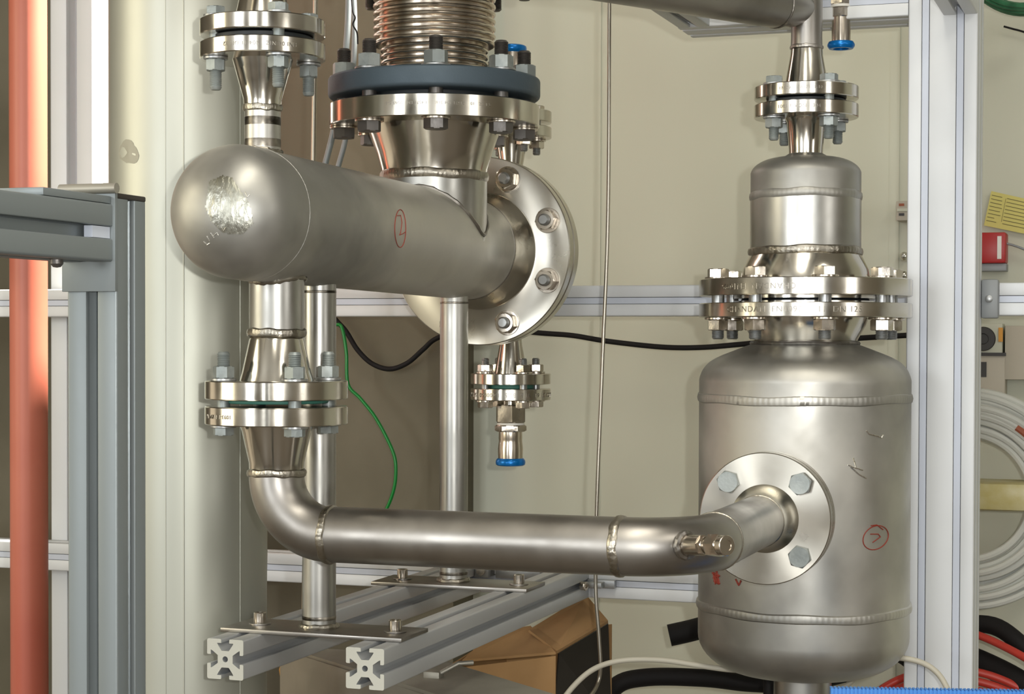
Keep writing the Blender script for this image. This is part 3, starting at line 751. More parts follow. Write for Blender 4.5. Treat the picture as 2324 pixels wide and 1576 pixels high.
# ------------------------------------------------------------ end chamber behind the header with two small nozzles
s_n = s_of(1160); En = hs(s_n); s2 = s_face+ft+.0035; s_e = min(s_n+.05, YR-H0.y-.006)
ec = thing('end_chamber', 'short steel chamber bolted behind the big ring flange, nozzles up and down', 'vessel', hs(s2))
part('chamber_flange', MB().lathe([(.08, s2), (.1315, s2), (.1328, s2+.0013), (.1328, s2+ft-.0013), (.1315, s2+ft), (.0835, s2+ft), (HR, s2+ft+.022)], hs(0), VD, 110), 'face', ec)
part('shell', MB().lathe([(HR, s2+ft), (HR, s_e-.006), (HR-.006, s_e), (.001, s_e)], hs(0), VD, 80), 'satin', ec)
mesh_obj('gasket', MB().ring(.07, .108, s_face+ft, s2, hs(0), VD, bev=.0004), 'gasket_dark', label='dark gasket between the big ring flange and the end chamber', cat='gasket')
def small_nozzle(sg):
    A = (0, 0, sg)
    part('nozzle_tube', MB().lathe([(.0150, .055), (.0152, .120)], En, A, 40), 'satin', ec)
    part('nozzle_flange', MB().lathe([(.01, .120), (.0156, .120), (.0165, .130), (.0222, .162), (.0240, .1735), (.0585, .1735), (.0592, .1742), (.0592, .1883), (.0585, .189), (.012, .189)], En, A, 80), 'polish', ec)
small_nozzle(-1); small_nozzle(1)
for sg, nm, gp in ((-1, 'small stainless bolt of the joint hanging below the end chamber, %s', 'bolts of the joint below the end chamber'), (1, 'small stainless bolt of the joint above the end chamber, %s', 'bolts of the joint above the end chamber')):
    A = (0, 0, sg)
    mesh_obj('gasket', MB().ring(.012, .034, .1893, .1952, En, A, bev=.0004, seg=48), 'gasket', label='green gasket in the small joint %s the end chamber' % ('below' if sg < 0 else 'above'), cat='gasket')
    L_ = .2125-.1735; sp_ = ('e', .0228, .0120, .0085, .0105, L_, .0095, ss)
    bolt_ring(4, 45, .0415, (En.x, En.y, En.z+sg*.2125), 'Z' if sg < 0 else '-Z', sp_, names4(nm), gp, .35)
    pf_ = thing('press_fitting', 'stainless press fitting with blue ring end, %s' % ('hanging below the end chamber' if sg < 0 else 'standing upright behind the bellows'), 'pipe fitting', En+Vector((0, 0, sg*.1955)), 'press fittings with blue rings')
    part('adapter_flange', MB().disc(.0592, .1955, .2125, En, A, seg=72).lathe([(.0112, .2125), (.0112, .226)], En, A, 24), 'polish', pf_)
    if sg < 0: rim_text('FLSU 0.7 3 16L  VI 5  BL.5  1.4000601.5 1.4571 1001000400', (En.x, En.y), .0592, En.z+sg*.204, .0085, -4, pf_, flip=True)
    part('union_nut', MB().hexa(.0470, .2195, .2465, En, A, spin=.62), 'nut', pf_)
    part('seal_ring', MB().disc(.0205, .2465, .2495, En, A, seg=40, bev=.0003), 'white', pf_, label='white plastic seal ring')
    part('hex_collar', MB().hexa(.0470, .2495, .2595, En, A, spin=.25), 'nut', pf_)
    part('socket', MB().lathe([(.0172, .2595), (.0176, .270), (.0172, .272), (.0176, .276), (.0186, .285), (.0182, .300), (.0182, .302)], En, A, 48), 'bellow', pf_)
    part('blue_ring', MB().lathe([(.0150, .299), (.0190, .299), (.0215, .3015), (.0222, .305), (.0215, .3085), (.0190, .310), (.0150, .309)], En, A, 48, close=True), 'blue_ring', pf_, label='blue ring')
# bolts of the big ring flange: nuts towards the camera
bn = ['stainless bolt on the big ring flange, %s' % s for s in ('top one towards the aluminium post', 'upper one at the free edge', 'lower one at the free edge', 'bottom one above the hanging nozzle',
      'bottom one behind the rear leg', 'lower one behind the vessel', 'upper one behind the vessel', 'top one behind the tee')]
bc = hs(s2+ft)
def face_bolts():
    spec = ('f', .0295, .0165, .0105, .0125, (s2+ft)-s_face, .0075, ss)
    bolt_ring(8, 22.5, .1090, bc, '-Y', spec, bn, 'bolts of the big ring flange', .3)
face_bolts()

# third press fitting, from the pipework above
D3 = 2.5; q = at(1909, 60, D3); qa = (q.x, q.y, 0)
def z3(py): return fz(1909, py, D3)
pf_ = thing('press_fitting', 'stainless press fitting with blue ring hanging beside the overhead pipe', 'pipe fitting', q, 'press fittings with blue rings')
part('union_nut', MB().hexa(.0325, z3(12), z3(-40), qa, (0, 0, 1), spin=.2), 'nut', pf_)
part('seal_ring', MB().disc(.0150, z3(18), z3(12), qa, (0, 0, 1), bev=.0002, seg=36), 'white', pf_, label='white seal ring')
part('hex_collar', MB().hexa(.0300, z3(40), z3(18), qa, (0, 0, 1), spin=.45), 'nut', pf_)
part('socket', MB().lathe([(.0128, z3(95)), (.0128, z3(70)), (.0120, z3(52)), (.0120, z3(40))], qa, (0, 0, 1), 44), 'bellow', pf_)
part('blue_ring', MB().lathe([(.0105, z3(97)), (.0165, z3(95)), (.0184, z3(101)), (.0184, z3(105)), (.0160, z3(111)), (.0105, z3(111))], qa, (0, 0, 1), 44, close=True), 'blue_ring', pf_, label='blue ring')
part('feed_tube', MB().lathe([(.0128, z3(-40)), (.0128, z3(-300))], qa, (0, 0, 1), 30), 'satin', pf_)

# ------------------------------------------------------------ aluminium frame
# beams under the header, open ends towards the camera
for bx, nm in ((bx1, 'aluminium slotted beam under the vessel legs, its sawn end showing, nearer the column'), (bx2, 'aluminium slotted beam under the vessel legs, its sawn end showing, nearer the tank')):
    bt = thing('slotted_beam', nm, 'beam', (bx, yb1, beam_top-.0225), 'slotted beams under the vessel legs')
    part('extrusion', extrusion('Y', (bx, yb1, beam_top-.0227), YR-yb1-.0003), 'alu', bt, smooth=30)
    me = MB().prism(P45[0], P45[1], along('Y', (bx, yb1-.0004, beam_top-.0227)), .0004)
    part('sawn_end', me, 'cut', bt, smooth=0)
# cap screws on the foot plates
proto = None; sn = ['cap screw on the front foot plate, nearer the column', 'cap screw on the front foot plate, nearer the tank', 'cap screw on the rear foot plate, nearer the column', 'cap screw on the rear foot plate, nearer the tank']; k = 0
for lc in legc:
    for bx in (bx1, bx2):
        zt_ = beam_top+PLT
        if proto is None:
            s_ = thing('cap_screw', sn[k], 'screw', (bx, lc.y, zt_), 'cap screws on the foot plates')
            o = (bx, lc.y, zt_)
            part('screw_head', MB().lathe([(.0072, .002), (.0074, .0035), (.0074, .0130), (.0068, .0137), (.0040, .0137), (.0040, .007), (.0001, .007)], o, (0, 0, 1), 32), 'nut', s_)
            part('washer', MB().disc(.0128, .0, .0018, o, (0, 0, 1), bev=.0004, seg=36), 'pipe', s_)
            proto = s_
        else:
            s_ = copy_tree(proto); s_.location = (bx, lc.y, zt_); s_['label'] = sn[k]
        k += 1
# rails along the wall side
def rail(z, xa, xb, nm, mat='alu_post'):
    t_ = thing('slotted_rail', nm, 'rail', (xa, YR+.0225, z), 'horizontal rails of the aluminium frame')
    part('extrusion', extrusion('X', (xa, YR+.0225, z), xb-xa), mat, t_, smooth=30)
    part('slot_cover', MB().box((xa, YR+.0006, z-.0043), (xb, YR+.004, z+.0043)), 'cover', t_, smooth=0)
    return t_
zr = at(1400, 683, 2.70).z
xpost0 = at(2057, 700, 2.47)
pxc = xpost0.x+.045
rail(zr, -2.6, 2.9, 'long horizontal aluminium rail passing behind the big ring flange')
zr2 = beam_top-.0227
rail(zr2, -2.6, pxc-.0455, 'lower horizontal aluminium rail joined to the two beams')
# main post
pyc = xpost0.y+.045
ps = thing('aluminium_post', 'tall wide aluminium post with two covered slots, beside the tank', 'post', (pxc, pyc, 0))
part('extrusion', extrusion('Z', (pxc, pyc, 0), 2.4, P4545), 'alu_post', ps, smooth=30)
for s_ in (-1, 1):
    part('slot_cover', MB().box((pxc+s_*.0225-.0043, pyc-.0446, 0), (pxc+s_*.0225+.0043, pyc-.041, 2.4)), 'cover', ps, smooth=0)
    part('slot_cover', MB().box((pxc+.0410, pyc+s_*.0225-.0047, 0), (pxc+.0446, pyc+s_*.0225+.0047, 2.4)), 'cover', ps, smooth=0)
part('cap_strip', MB().box((pxc+.002, pyc-.052, at(2170, 28, 2.42).z-.004), (pxc+.006, pyc-.0452, at(2170, 28, 2.42).z+.012)), 'black_cap', ps) if False else None
q = at(2190, 30, 2.43)
t_ = thing('slotted_beam', 'aluminium beam meeting the top of the tall post, coming forward', 'beam', (pxc+.0225, pyc-.046, q.z+.0225), 'overhead beams')
part('extrusion', extrusion('Y', (pxc+.0225, pyc-.046-1.2, q.z+.0225), 1.2), 'alu_post', t_, smooth=30)
# overhead frame: cross beam and a forward beam
ct = at(1990, 36, 2.60); cl = at(1600, 88, 2.72)
xl_ = cl.x+.0; zc0 = fz(1990, 38, 2.47); Yc = pyc
t_ = thing('wide_beam', 'wide aluminium beam overhead, running from the tall post behind the overhead pipe', 'beam', (xl_, Yc, zc0), 'overhead beams')
part('extrusion', MB().prism(P4545[0], P4545[1], along('X', (xl_, Yc, zc0+.045)), pxc-.0455-xl_), 'alu_post', t_, smooth=30)
part('slot_cover', MB().box((xl_, Yc-.0446, zc0+.0178), (pxc-.0455, Yc-.041, zc0+.0272)), 'cover', t_, smooth=0)
t_ = thing('slotted_beam', 'aluminium beam overhead coming forward from the end of the wide beam', 'beam', (xl_+.0225, Yc-.045, zc0+.045), 'overhead beams')
part('extrusion', extrusion('Y', (xl_+.0225, Yc-.0455-1.2, zc0+.0225), 1.2), 'alu', t_, smooth=30)
# grey bracket on the rail beside the post
q0 = at_y(2240, 677, YR-.018)
bk = thing('corner_bracket', 'grey cast bracket joining the long rail to the tall post', 'bracket', q0)
part('bracket_body', MB().box((pxc+.0455, YR-.022, at_y(2240, 723, YR-.02).z), (at_y(2266, 680, YR-.02).x, YR-.0004, at_y(2240, 634, YR-.02).z), .003), 'grey', bk)
part('bracket_screw', MB().lathe([(.005, 0), (.005, .004), (.003, .005)], (pxc+.056, YR-.022, zr), (0, -1, 0), 20), 'shaft', bk)
# joint hardware where the near beam meets the lower rail
jb = thing('joint_bracket', 'small zinc corner piece between beam and lower rail', 'bracket', (bx2+.03, YR-.01, zr2))
part('bracket_body', MB().box((bx2+.0232, YR-.030, zr2-.004), (bx2+.050, YR-.0005, zr2+.004), .001).box((bx2+.0232, YR-.012, zr2-.006), (bx2+.065, YR-.0005, zr2+.006), .001), 'shaft', jb)
part('bracket_screw', MB().lathe([(.0065, 0), (.0065, .007), (.0055, .008), (.003, .008), (.003, .004)], (bx2+.0232, YR-.038, zr2), (1, -.4, 0), 20), 'nut', jb)
jb = thing('joint_bracket', 'small zinc corner piece between the two beams at the rear foot plate', 'bracket', (bx1+.05, YR-.01, zr2))
part('bracket_body', MB().box((bx1+.0232, YR-.03, zr2+.004), (bx1+.045, YR-.0005, zr2+.0235), .001).box((bx1+.05, YR-.012, zr2+.002), (bx1+.12, YR-.0005, zr2+.0225), .001), 'shaft', jb)
part('bracket_screw', MB().lathe([(.0065, 0), (.0065, .007), (.003, .008)], (bx1+.035, YR-.03, zr2+.014), (0, -1, 0), 20), 'nut', jb)

# ------------------------------------------------------------ frame close to the camera
D0 = 1.45
q = at(265, 800, D0); fx1, fy0 = q.x, q.y; fx0 = fx1-.045
zc1 = fz(266, 451, D0)
fp = thing('slotted_post', 'grey aluminium post with black end cap, standing close in front of the column', 'post', (fx0+.0225, fy0+.0225, 0))
part('extrusion', extrusion('Z', (fx0+.0225, fy0+.0225, 0), zc1), 'alu_grey', fp, smooth=30)
part('end_cap', MB().box((fx0, fy0, zc1), (fx1, fy0+.045, zc1+.0045), .0012), 'black_cap', fp, label='black plastic end cap')
zt_, zb_ = fz(250, 459, D0-.01), fz(250, 597, D0-.01); zmid = (zt_+zb_)/2
jp = thing('joint_plate', 'flat grey plate clamping the beam to the post with the black cap', 'plate', (fx0, fy0, zmid))
part('plate_body', MB().box((fx0-.002, fy0-.0042, fz(200, 662, D0)), (fx1+.0012, fy0-.0002, fz(266, 420, D0)), .0005), 'alu_grey', jp)
fbm = thing('slotted_beam', 'grey aluminium beam coming forward to the post with the black cap', 'beam', (fx0+.0225, fy0-.004, zmid), 'grey beams near the camera')
part('extrusion', extrusion('Y', (fx0+.0215, fy0-.0045-.9, zmid), .9), 'alu_grey', fbm, smooth=30)
part('fixing_screw', MB().lathe([(.0001, -.006), (.003, -.0055), (.005, -.003), (.005, .0005)], (fx0+.020, fy0-.045, zmid-.0225), (0, 0, 1), 20), 'dark_bolt', fbm)
part('slot_block', MB().box((fx1-.0105, fy0-.030, zmid-.0045), (fx1-.003, fy0-.005, zmid+.0045)), 'cover', fbm, smooth=0)
fb2 = thing('flat_bar', 'flat grey bar lying on the beam near the post with the black cap', 'bar', (fx0, fy0-.1, zmid+.0228))
part('bar_body', MB().box((fx0+.004, fy0-.098, zmid+.0227), (fx1-.002, fy0-.005, zmid+.0285), .0006), 'alu_grey', fb2)
rb = thing('round_bar', 'short dark grainy round bar lying across the joint plate', 'bar', (fx0, fy0, zc1+.002))
part('bar_body', MB().tube([(fx0-.003, fy0-.0045, fz(266, 429, D0)), (fx1+.003, fy0-.0045, fz(266, 429, D0))], .0041, 24), 'sheet', rb)

# ------------------------------------------------------------ column, pipes and post at the far side
cc = at(428, 800, 2.27)
col = thing('steel_column', 'very wide upright pale steel column behind the domed end', 'column', (cc.x, cc.y, 0))
colmb = MB().lathe([(.0955, 0), (.0955, ZT-.001)], (cc.x, cc.y, 0), (0, 0, 1), 128)
part('column_shell', colmb, 'column', col)
bv = bvh_of(colmb)
def seam_and_glint(px, r, nm, mat, lift=.0):
    h = bv.ray_cast(CAM, ray(px, 800).normalized())[0]
    part(nm, MB().tube([(h.x, h.y, .3), (h.x, h.y, ZT-.01)], r, 8), mat, col)
seam_and_glint(417, .0009, 'seam', 'column'); seam_and_glint(376, .0005, 'seam', 'column'); seam_and_glint(545, .0006, 'seam', 'column')  # first is the weld seam; the other ridges stand for highlight and reflection lines
mb = MB(); random.seed(3)
edge = [1+random.uniform(-.05, .05)+.10*math.sin(i*PI/6)+.08*math.sin(i*PI/4) for i in range(24)]
P = []
for i in range(24):
    a = 2*PI*i/24; x = 292+22*edge[i]*math.cos(a); y = 346+27*edge[i]*math.sin(a)
    h = bv.ray_cast(CAM, ray(x, y).normalized())[0]; P.append(h-ray(x, y).normalized()*.0004)
h = bv.ray_cast(CAM, ray(292, 346).normalized())[0]-ray(292, 346).normalized()*.0005
mb.add([h]+P, [(0, i+1, (i+1) % 24+1) for i in range(24)])
m_ = rough_mat('brown_stain', (.35, .335, .27), .4, .6, 0, 200); M['stain'] = m_
part('stain', mb, 'stain', col, label='brown blotch', smooth=0)

rp = at(65, 700, 2.68)
mesh_obj('red_pipe', MB().lathe([(.0270, 0), (.0270, ZT-.001)], (rp.x, rp.y, 0), (0, 0, 1), 64), 'red_pipe', label='salmon red upright pipe at the edge, in front of the long rail', cat='pipe', origin=Vector((rp.x, rp.y, 0)))
rp2 = at_y(236, 500, YR+.16)
mesh_obj('red_pipe', MB().lathe([(.0240, 0), (.0240, ZT-.001)], (rp2.x, rp2.y, 0), (0, 0, 1), 48), 'red_pipe', label='second salmon red upright pipe, half hidden by the steel column', cat='pipe', origin=Vector((rp2.x, rp2.y, 0)))
q0, q1 = at_y(113, 500, YR+.047), at_y(212, 500, YR+.047); wd = q1.x-q0.x
bp = thing('aluminium_post', 'pale aluminium post behind the long rail, beside the red pipe', 'post', ((q0.x+q1.x)/2, YR+.047+wd/2, 0))
sc_ = wd/.045
part('extrusion', MB().prism([(x*sc_, y*sc_) for x, y in P45[0]], [[(x*sc_, y*sc_) for x, y in P45[1][0]]], along('Z', ((q0.x+q1.x)/2, YR+.0472+wd/2, 0)), 2.9), 'alu_post', bp, smooth=30)

# thin tubes
def ptube(nm, label, cat, pts, r, mat, n=8, seg=12, group=None):
    P = smoothpath([at(x, y, d) for x, y, d in pts], n)
    return mesh_obj(nm, MB().tube(P, r, seg), mat, label=label, cat=cat, group=group, origin=P[0])
ptube('thin_tube', 'long thin bare steel tube hanging in front of the cream wall, hooked at its foot', 'tube', [(1384, -60, 2.5), (1383, 0, 2.5), (1380, 480, 2.5), (1368, 800, 2.5), (1355, 1130, 2.5), (1352, 1330, 2.5), (1359, 1440, 2.5), (1363, 1510, 2.5), (1358, 1548, 2.5), (1344, 1575, 2.48), (1320, 1600, 2.45)], .0026, 'tube')
ptube('thin_tube', 'thin steel tube close beside the steel column', 'tube', [(606, 1100, 2.62), (603, 1300, 2.62), (598, 1576, 2.62), (594, 1760, 2.62)], .0021, 'tube')
ptube('thin_tube', 'thin tube running down behind the front leg of the vessel', 'tube', [(717, -60, 2.66), (711, 380, 2.66), (700, 900, 2.66), (687, 1500, 2.66), (683, 1760, 2.66)], .0037, 'tube', n=4)
ptube('pale_tube', 'pale slanting tube behind the blue-grey ring, the steeper one', 'tube', [(792, -60, 2.85), (789, 60, 2.85), (778, 180, 2.85), (757, 297, 2.85), (735, 388, 2.85), (715, 500, 2.85)], .0048, 'alu_grey', group='pale slanting tubes')
ptube('pale_tube', 'pale slanting tube behind the blue-grey ring, the one nearer the bellows', 'tube', [(800, -60, 2.95), (805, 60, 2.95), (800, 180, 2.95), (785, 310, 2.95), (765, 390, 2.95), (745, 500, 2.95)], .0044, 'alu_grey', group='pale slanting tubes')
ptube('wavy_wire', 'thin wavy black wire beside the pale tubes', 'wire', [(796, -40, 2.8), (800, 22, 2.8), (806, 40, 2.8), (801, 56, 2.8), (810, 74, 2.8), (812, 100, 2.8)], .0012, 'black')

# cables on the wall
Yc1 = YW-.125
def wcable(nm, label, cat, pts, r, mat, Y=Yc1, group=None, n=8):
    P = smoothpath([at_y(x, y, Y) for x, y in pts], n)
    return mesh_obj(nm, MB().tube(P, r, 14), mat, label=label, cat=cat, group=group, origin=P[0])
wcable('black_cable', 'black cable sagging along the wall behind the vessel and tank', 'cable', [(735, 690), (762, 726), (785, 752), (812, 795), (845, 826), (885, 838), (925, 824), (960, 794), (992, 768), (1060, 748), (1150, 750), (1236, 757), (1300, 762), (1380, 775), (1500, 788), (1590, 789), (1680, 782), (1760, 775), (1900, 773), (1950, 768), (2050, 762), (2140, 757), (2210, 756)], .0044, 'black')
wcable('green_hose', 'thin bright green hose curving down behind the vessel', 'hose', [(745, 700), (756, 735), (775, 742), (786, 800), (790, 872), (818, 905), (850, 945), (878, 995), (896, 1040), (898, 1085), (890, 1125), (872, 1165), (840, 1210), (800, 1290)], .0029, 'green', Y=YW-.2)

# ------------------------------------------------------------ wall side fittings by the tall post
def ybox(nm, label, cat, x0, y0, x1, y1, Y, th, mat, bev=.001, parts=(), group=None):
    a = at_y(x0, y1, Y); b_ = at_y(x1, y0, Y)
    t_ = thing(nm, label, cat, (a.x, Y, a.z), group)
    part('housing', MB().box((a.x, Y, a.z), (b_.x, Y+th, b_.z), bev), mat, t_)
    for (pn, px0, py0, px1, py1, dth, pm) in parts:
        a = at_y(px0, py1, Y-dth); b_ = at_y(px1, py0, Y-dth)
        if pn == 'socket_face':
            c_ = (a+b_)/2; r_ = abs(b_.z-a.z)/2
            part(pn, MB().ring(r_*.45, r_, 0, dth, (c_.x, Y, c_.z), (0, -1, 0), seg=36).disc(r_*.46, 0, dth*.4, (c_.x, Y, c_.z), (0, -1, 0), seg=24), pm, t_)
        else: part(pn, MB().box((a.x, Y-dth, a.z), (b_.x, Y-.0001, b_.z)), pm, t_, smooth=0)
    return t_
YF = YW-.055
ybox('wall_socket', 'small beige connector block on the cream wall beside the tall post', 'socket', 2034, 456, 2066, 501, YF, .05, 'boxb', parts=[('slot', 2040, 462, 2052, 468, .001, 'rust'), ('slot', 2040, 484, 2052, 490, .001, 'black_cap'), ('divider', 2036, 473, 2064, 480, .003, 'wall')])
for y, nm in ((582, 'upper chrome dome screw peeping out beside the tall post'), (626, 'lower chrome dome screw peeping out beside the tall post')):
    c_ = at_y(2052, y, YW-.02)
    s_ = thing('dome_screw', nm, 'screw', c_, 'dome screws beside the post')
    part('dome', MB().lathe([(.0001, -.030), (.004, -.029), (.0065, -.025), (.0075, -.02), (.0075, 0)], (c_.x, YW, c_.z), (0, 1, 0), 28), 'polish', s_)
rt = ybox('red_switch', 'red square switch box with a white strip', 'switch', 2200, 527, 2283, 598, YF, .05, 'red', .003, parts=[('white_strip', 2263, 536, 2273, 588, .0015, 'white')])
ybox('back_box', 'grey box under the red switch', 'box', 2190, 598, 2284, 616, YF+.01, .04, 'grey')  # shadow below the switch, built as a grey box
# yellow card
a = [at_y(x, y, YW-.012) for x, y in ((2250, 434), (2233, 512), (2340, 534), (2352, 457))]
yc = thing('yellow_card', 'tilted yellow printed form card on the wall', 'card', a[0])
part('card_sheet', MB().slab(a, .0012), 'yellow', yc, smooth=0)
def oncard(u, v): return a[0]*(1-u)*(1-v)+a[3]*u*(1-v)+a[1]*(1-u)*v+a[2]*u*v+Vector((0, -.0021, 0))
mb = MB()
random.seed(5)
for r_ in range(8):
    v = .10+r_*.105
    for (u0, u1) in ((.03, .03+random.uniform(.15, .28)), (.37, .97)):
        mb.add([oncard(u0, v), oncard(u1, v), oncard(u1, v+.018), oncard(u0, v+.018)], [(0, 1, 2, 3)])
for u in (.34,):
    mb.add([oncard(u, .12), oncard(u+.008, .12), oncard(u+.008, .8), oncard(u, .8)], [(0, 1, 2, 3)])
part('printed_lines', mb, 'ink', yc, smooth=0)
ybox('socket_box', 'cream socket box with a black round socket', 'socket', 2200, 735, 2275, 802, YF, .05, 'wall', parts=[('socket_face', 2203, 742, 2259, 797, .006, 'black_cap'), ('orange_tab', 2266, 744, 2276, 776, .003, 'orange')])
ybox('trunking_box', 'beige trunking box beside the black round socket', 'box', 2280, 740, 2360, 862, YF+.004, .045, 'boxb')
ybox('switch_box', 'beige switch box with a dark lid edge, under the black round socket', 'box', 2190, 808, 2281, 905, YF, .05, 'boxb', parts=[('lid_edge', 2190, 801, 2283, 808, .004, 'black_cap'), ('dark_slot', 2215, 822, 2239, 856, .001, 'black_cap')])
wcable('grey_cable', 'thin grey cable leaving the red switch', 'cable', [(2284, 553), (2300, 557), (2324, 566), (2380, 590)], .0018, 'grey', YW-.03)
wcable('black_wire', 'short black wire end on the wall below the dark green cable', 'wire', [(2278, 60), (2300, 66), (2322, 72), (2380, 92)], .0016, 'black', YW-.02)
# dark green cable coil at the top
mb = MB(); c_ = at_y(2330, -110, YW-.16)
random.seed(11)
for k in range(16):
    rr = .085+.004*(k % 4)+random.uniform(-.002, .002); yy = -.012*(k//4)
    mb.torus(rr, .0034, c_+Vector((random.uniform(-.003, .003), yy, random.uniform(-.003, .003))), (0, 1, random.uniform(-.05, .05)), 60, 8)
mesh_obj('green_cable_coil', mb, 'green_dark', label='coil of dark green cable at the top corner', cat='cable coil', origin=c_)
# clear hose coil
cc_ = at_y(2195, 1130, YW-.14); mb = MB(); random.seed(12)
for k in range(24):
    rr = (.100+.0095*(k % 8)) + random.uniform(-.003, .003)
    mb.torus(rr, .0058, cc_+Vector((random.uniform(-.003, .003), -.013*(k//8)+random.uniform(-.002, .002), random.uniform(-.004, .004))), (random.uniform(-.05, .05), 1, random.uniform(-.05, .05)), 90, 8)
co = thing('clear_hose_coil', 'hanging coil of milky clear hose beside the tall post', 'hose coil', cc_)
part('hose_turns', mb, 'clear', co)
part('brown_tape_band', MB().tube([cc_+Vector((.136*math.sin(R(t)), -.032, .136*math.cos(R(t)))) for t in range(34, 52, 2)], .0058, 10), 'rust', co, label='brown tape band')
a = at_y(2200, 1168, YW-.20); b_ = at_y(2350, 1090, YW-.20)
part('yellow_wrap', MB().box((a.x, a.y, a.z+.006), (b_.x+.02, a.y+.09, b_.z-.006), .008), 'tape', co, label='crumpled yellowish wrapping')
# black and red hoses on the floor side, behind the tall post
def dhose(nm, label, pts, r, mat, group=None, cat='hose'):
    P = smoothpath([at(x, y, d) for x, y, d in pts], 8)
    return mesh_obj(nm, MB().tube(P, r, 18), mat, label=label, cat=cat, group=group, origin=P[0])
g_ = 'thick black hoses low behind the tank'
dhose('black_hose', 'thick black hose end pointing out past the tank bottom', [(1519, 1443, 2.86), (1560, 1434, 2.86), (1640, 1415, 2.88), (1760, 1400, 2.90), (1900, 1420, 2.95), (2060, 1490, 2.95), (2150, 1600, 2.9)], .0172, 'black', g_)
dhose('black_hose', 'thick black hose running level under the tank bottom', [(1360, 1640, 2.86), (1396, 1560, 2.85), (1470, 1538, 2.85), (1600, 1540, 2.85), (1700, 1551, 2.85), (1800, 1552, 2.85), (1900, 1534, 2.86), (2000, 1500, 2.88), (2100, 1440, 2.9), (2240, 1418, 2.85), (2330, 1474, 2.8), (2420, 1560, 2.8)], .0138, 'black', g_)
dhose('black_hose', 'thick black hose sloping down beside the tall post, below the red one', [(2080, 1480, 2.86), (2160, 1484, 2.86), (2230, 1506, 2.84), (2330, 1560, 2.78), (2420, 1640, 2.75)], .0190, 'black', g_)
dhose('black_hose', 'black hose standing behind the tank outlet', [(1748, 1505, 2.6), (1746, 1560, 2.6), (1746, 1700, 2.6)], .0085, 'black', g_)
random.seed(4); g_ = 'red hoses low behind the tall post'
dhose('red_hose', 'thin red hose between two thick black hoses beside the tall post', [(2090, 1430, 2.84), (2160, 1428, 2.84), (2230, 1446, 2.82), (2330, 1496, 2.76), (2420, 1560, 2.72)], .0060, 'red_hose', g_)
lb = ['highest', 'second', 'third', 'fourth', 'lowest']
for k in range(5):
    o_ = k*21
    dhose('red_hose', '%s red hose of the low heap behind the tall post' % lb[k], [(1930, 1640+o_, 2.78), (1990, 1574+o_, 2.80-.01*k), (2060, 1536+o_, 2.80-.01*k), (2150, 1520+o_, 2.80-.01*k), (2240, 1532+o_, 2.79-.01*k), (2330, 1572+o_, 2.77-.01*k), (2420, 1640+o_, 2.75)], .0062, 'red_hose', g_)
# beige cable
dhose('beige_cable', 'beige cable looping from the floor past the tank outlet and over the tall post', [(1262, 1610, 2.43), (1300, 1560, 2.45), (1340, 1524, 2.46), (1385, 1505, 2.47), (1440, 1498, 2.47), (1510, 1500, 2.47), (1590, 1512, 2.47), (1660, 1521, 2.47), (1745, 1524, 2.49), (1830, 1560, 2.53), (1915, 1560, 2.52), (1960, 1510, 2.50), (1990, 1497, 2.43), (2040, 1494, 2.38), (2090, 1504, 2.37), (2125, 1526, 2.36), (2148, 1560, 2.35), (2160, 1600, 2.35)], .0037, 'beige', cat='cable')
# blue ribbed sheet
A_ = at(1886, 1563, 1.9); B2 = at(2380, 1568, 1.885)
bs = thing('blue_ribbed_sheet', 'bright blue ribbed plastic sheet edge at the bottom corner', 'sheet', A_)
L_ = (B2-A_); L_.z = 0; ux = L_.normalized(); n_ = int(L_.length/.0040)+8; mb = MB()
nrm = Vector((ux.y, -ux.x, 0)); top = A_.z
for k in range(n_):
    p0 = A_+ux*(k*.0040)
    for j, (w0, off) in enumerate(((.0024, 0), (.0016, .0012))):
        a_ = p0+ux*(0 if j == 0 else .0024); b_ = a_+ux*w0; th = .012
        q = [a_-nrm*off*-1*-1, b_-nrm*off, b_-nrm*th, a_-nrm*th]
        vs = [Vector((p.x, p.y, top-.22)) for p in q]+[Vector((p.x, p.y, top-(0 if j == 0 else .001))) for p in q]
        mb.add(vs, [(3, 2, 1, 0), (4, 5, 6, 7), (0, 1, 5, 4), (1, 2, 6, 5), (2, 3, 7, 6), (3, 0, 4, 7)])
part('ribs', mb, 'blue', bs, smooth=0)

# ------------------------------------------------------------ cardboard box, sheet metal
bx = thing('cardboard_box', 'open brown cardboard box with raised flaps behind the slotted beams', 'box', at(1180, 1640, 2.85))
def P3(x, y, d): return at(x, y, d)
cA, cB, cC, cD = P3(1010, 1520, 2.62), P3(1262, 1489, 2.58), P3(1388, 1418, 2.80), P3(1150, 1432, 2.84)
drop = Vector((0, 0, -.16)); th = .0035
part('box_side', MB().slab([cA, cA+drop, cB+drop, cB], th), 'card', bx, smooth=0)
part('box_side', MB().slab([cB, cB+drop, cC+drop, cC], th), 'card', bx, smooth=0) if False else None
cE = P3(1385, 1480, 2.80)
part('box_side', MB().slab([cC, cC+drop, cD+drop, cD], th), 'card', bx, smooth=0)
part('box_side', MB().slab([cD, cD+drop, cA+drop, cA], th), 'card', bx, smooth=0)
part('flap', MB().slab([P3(1050, 1504, 2.625), P3(1262, 1486, 2.583), P3(1205, 1426, 2.70), P3(1120, 1440, 2.73)], th), 'card', bx, smooth=0)
part('flap', MB().slab([P3(1264, 1478, 2.59), P3(1200, 1430, 2.66), P3(1330, 1350, 2.78), P3(1380, 1409, 2.76)], th), 'card', bx, smooth=0)
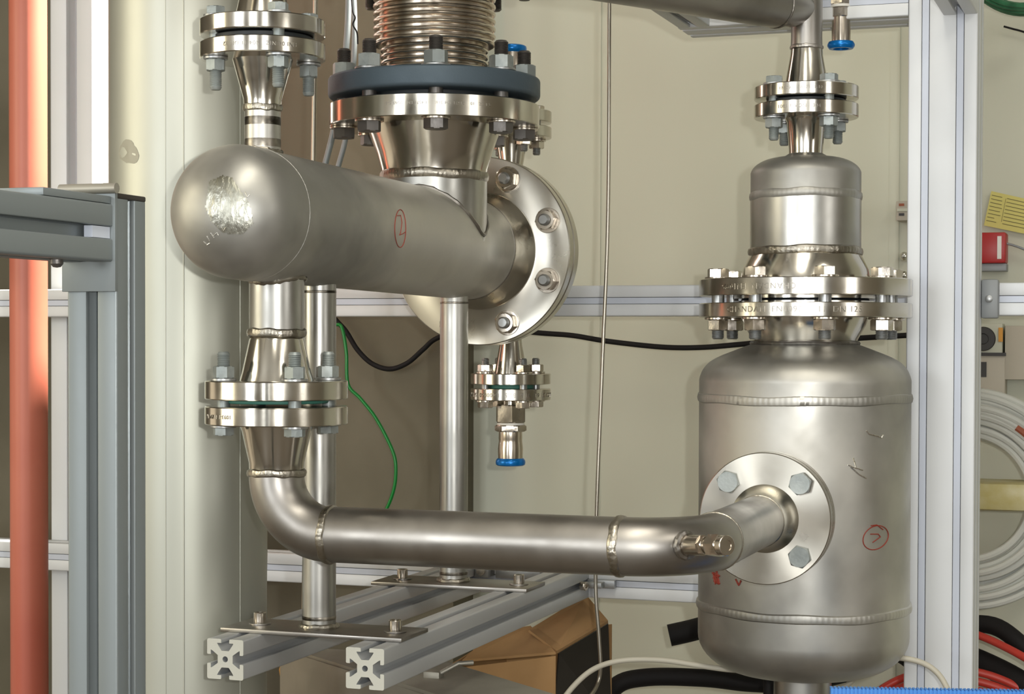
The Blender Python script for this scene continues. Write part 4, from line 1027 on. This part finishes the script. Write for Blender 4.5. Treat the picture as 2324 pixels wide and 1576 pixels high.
part('flap', MB().slab([P3(1376, 1411, 2.79), P3(1380, 1411, 2.80), P3(1386, 1500, 2.80), P3(1379, 1490, 2.79)], th), 'card', bx, smooth=0)
part('dark_inside', MB().slab([P3(1266, 1484, 2.66), P3(1255, 1640, 2.66), P3(1386, 1640, 2.76), P3(1378, 1416, 2.785)], .002), 'black_cap', bx, label='dark opening of the box', smooth=0)  # shade of the open carton, painted as a black sheet
zs_ = H-.425
sm = thing('steel_sheet', 'grey steel plate lying low under the slotted beams', 'sheet', at_z(900, 1540, zs_))
q = [at_z(640, 1474, zs_), at_z(1010, 1590, zs_), at_z(1350, 1612, zs_), at_z(960, 1492, zs_)]
part('plate_body', MB().slab([q[0], q[3], q[2], q[1]], -.004), 'sheet', sm, smooth=0)
part('plate_rim', MB().slab([q[0], q[1], q[1]-Vector((0, 0, .12)), q[0]-Vector((0, 0, .12))], -.003), 'sheet', sm, smooth=0)
e0 = at_z(950, 1513, zs_); e1 = at_z(1240, 1581, zs_)
part('folded_lip', MB().tube([e0+Vector((0, 0, .001)), e1+Vector((0, 0, .001))], .0012, 8), 'galv', sm)
bq = at_z(985, 1545, zs_)
cl_ = thing('small_clamp', 'small rusty steel clamp resting on the low grey plate', 'clamp', bq)
part('clamp_body', MB().box((bq.x-.012, bq.y-.008, zs_+.0002), (bq.x+.010, bq.y+.010, zs_+.012), .002), 'sheet', cl_)
part('clamp_arm', MB().tube([bq+Vector((.009, 0, .010)), bq+Vector((.030, .006, .022)), bq+Vector((.045, .018, .022))], .003, 10), 'sheet', cl_)
yb_ = at(650, 1530, 2.58)
yt = thing('yellow_bottle', 'small yellow object standing low behind the beam nearer the column', 'container', yb_)
part('body', MB().lathe([(.0085, -.10), (.0085, -.006), (.0105, .006), (.0085, .012)], yb_, (0, 0, 1), 20), 'orange', yt)

# the sun beam of the made-up roof light: down past the bellows to the red pipe
spo.location = (-.42, 2.91, 2.93)
spo.rotation_euler = (Vector((-1.561, 2.539, 1.79))-Vector(spo.location)).to_track_quat('-Z', 'Y').to_euler()
spo.data.spot_size = R(26)
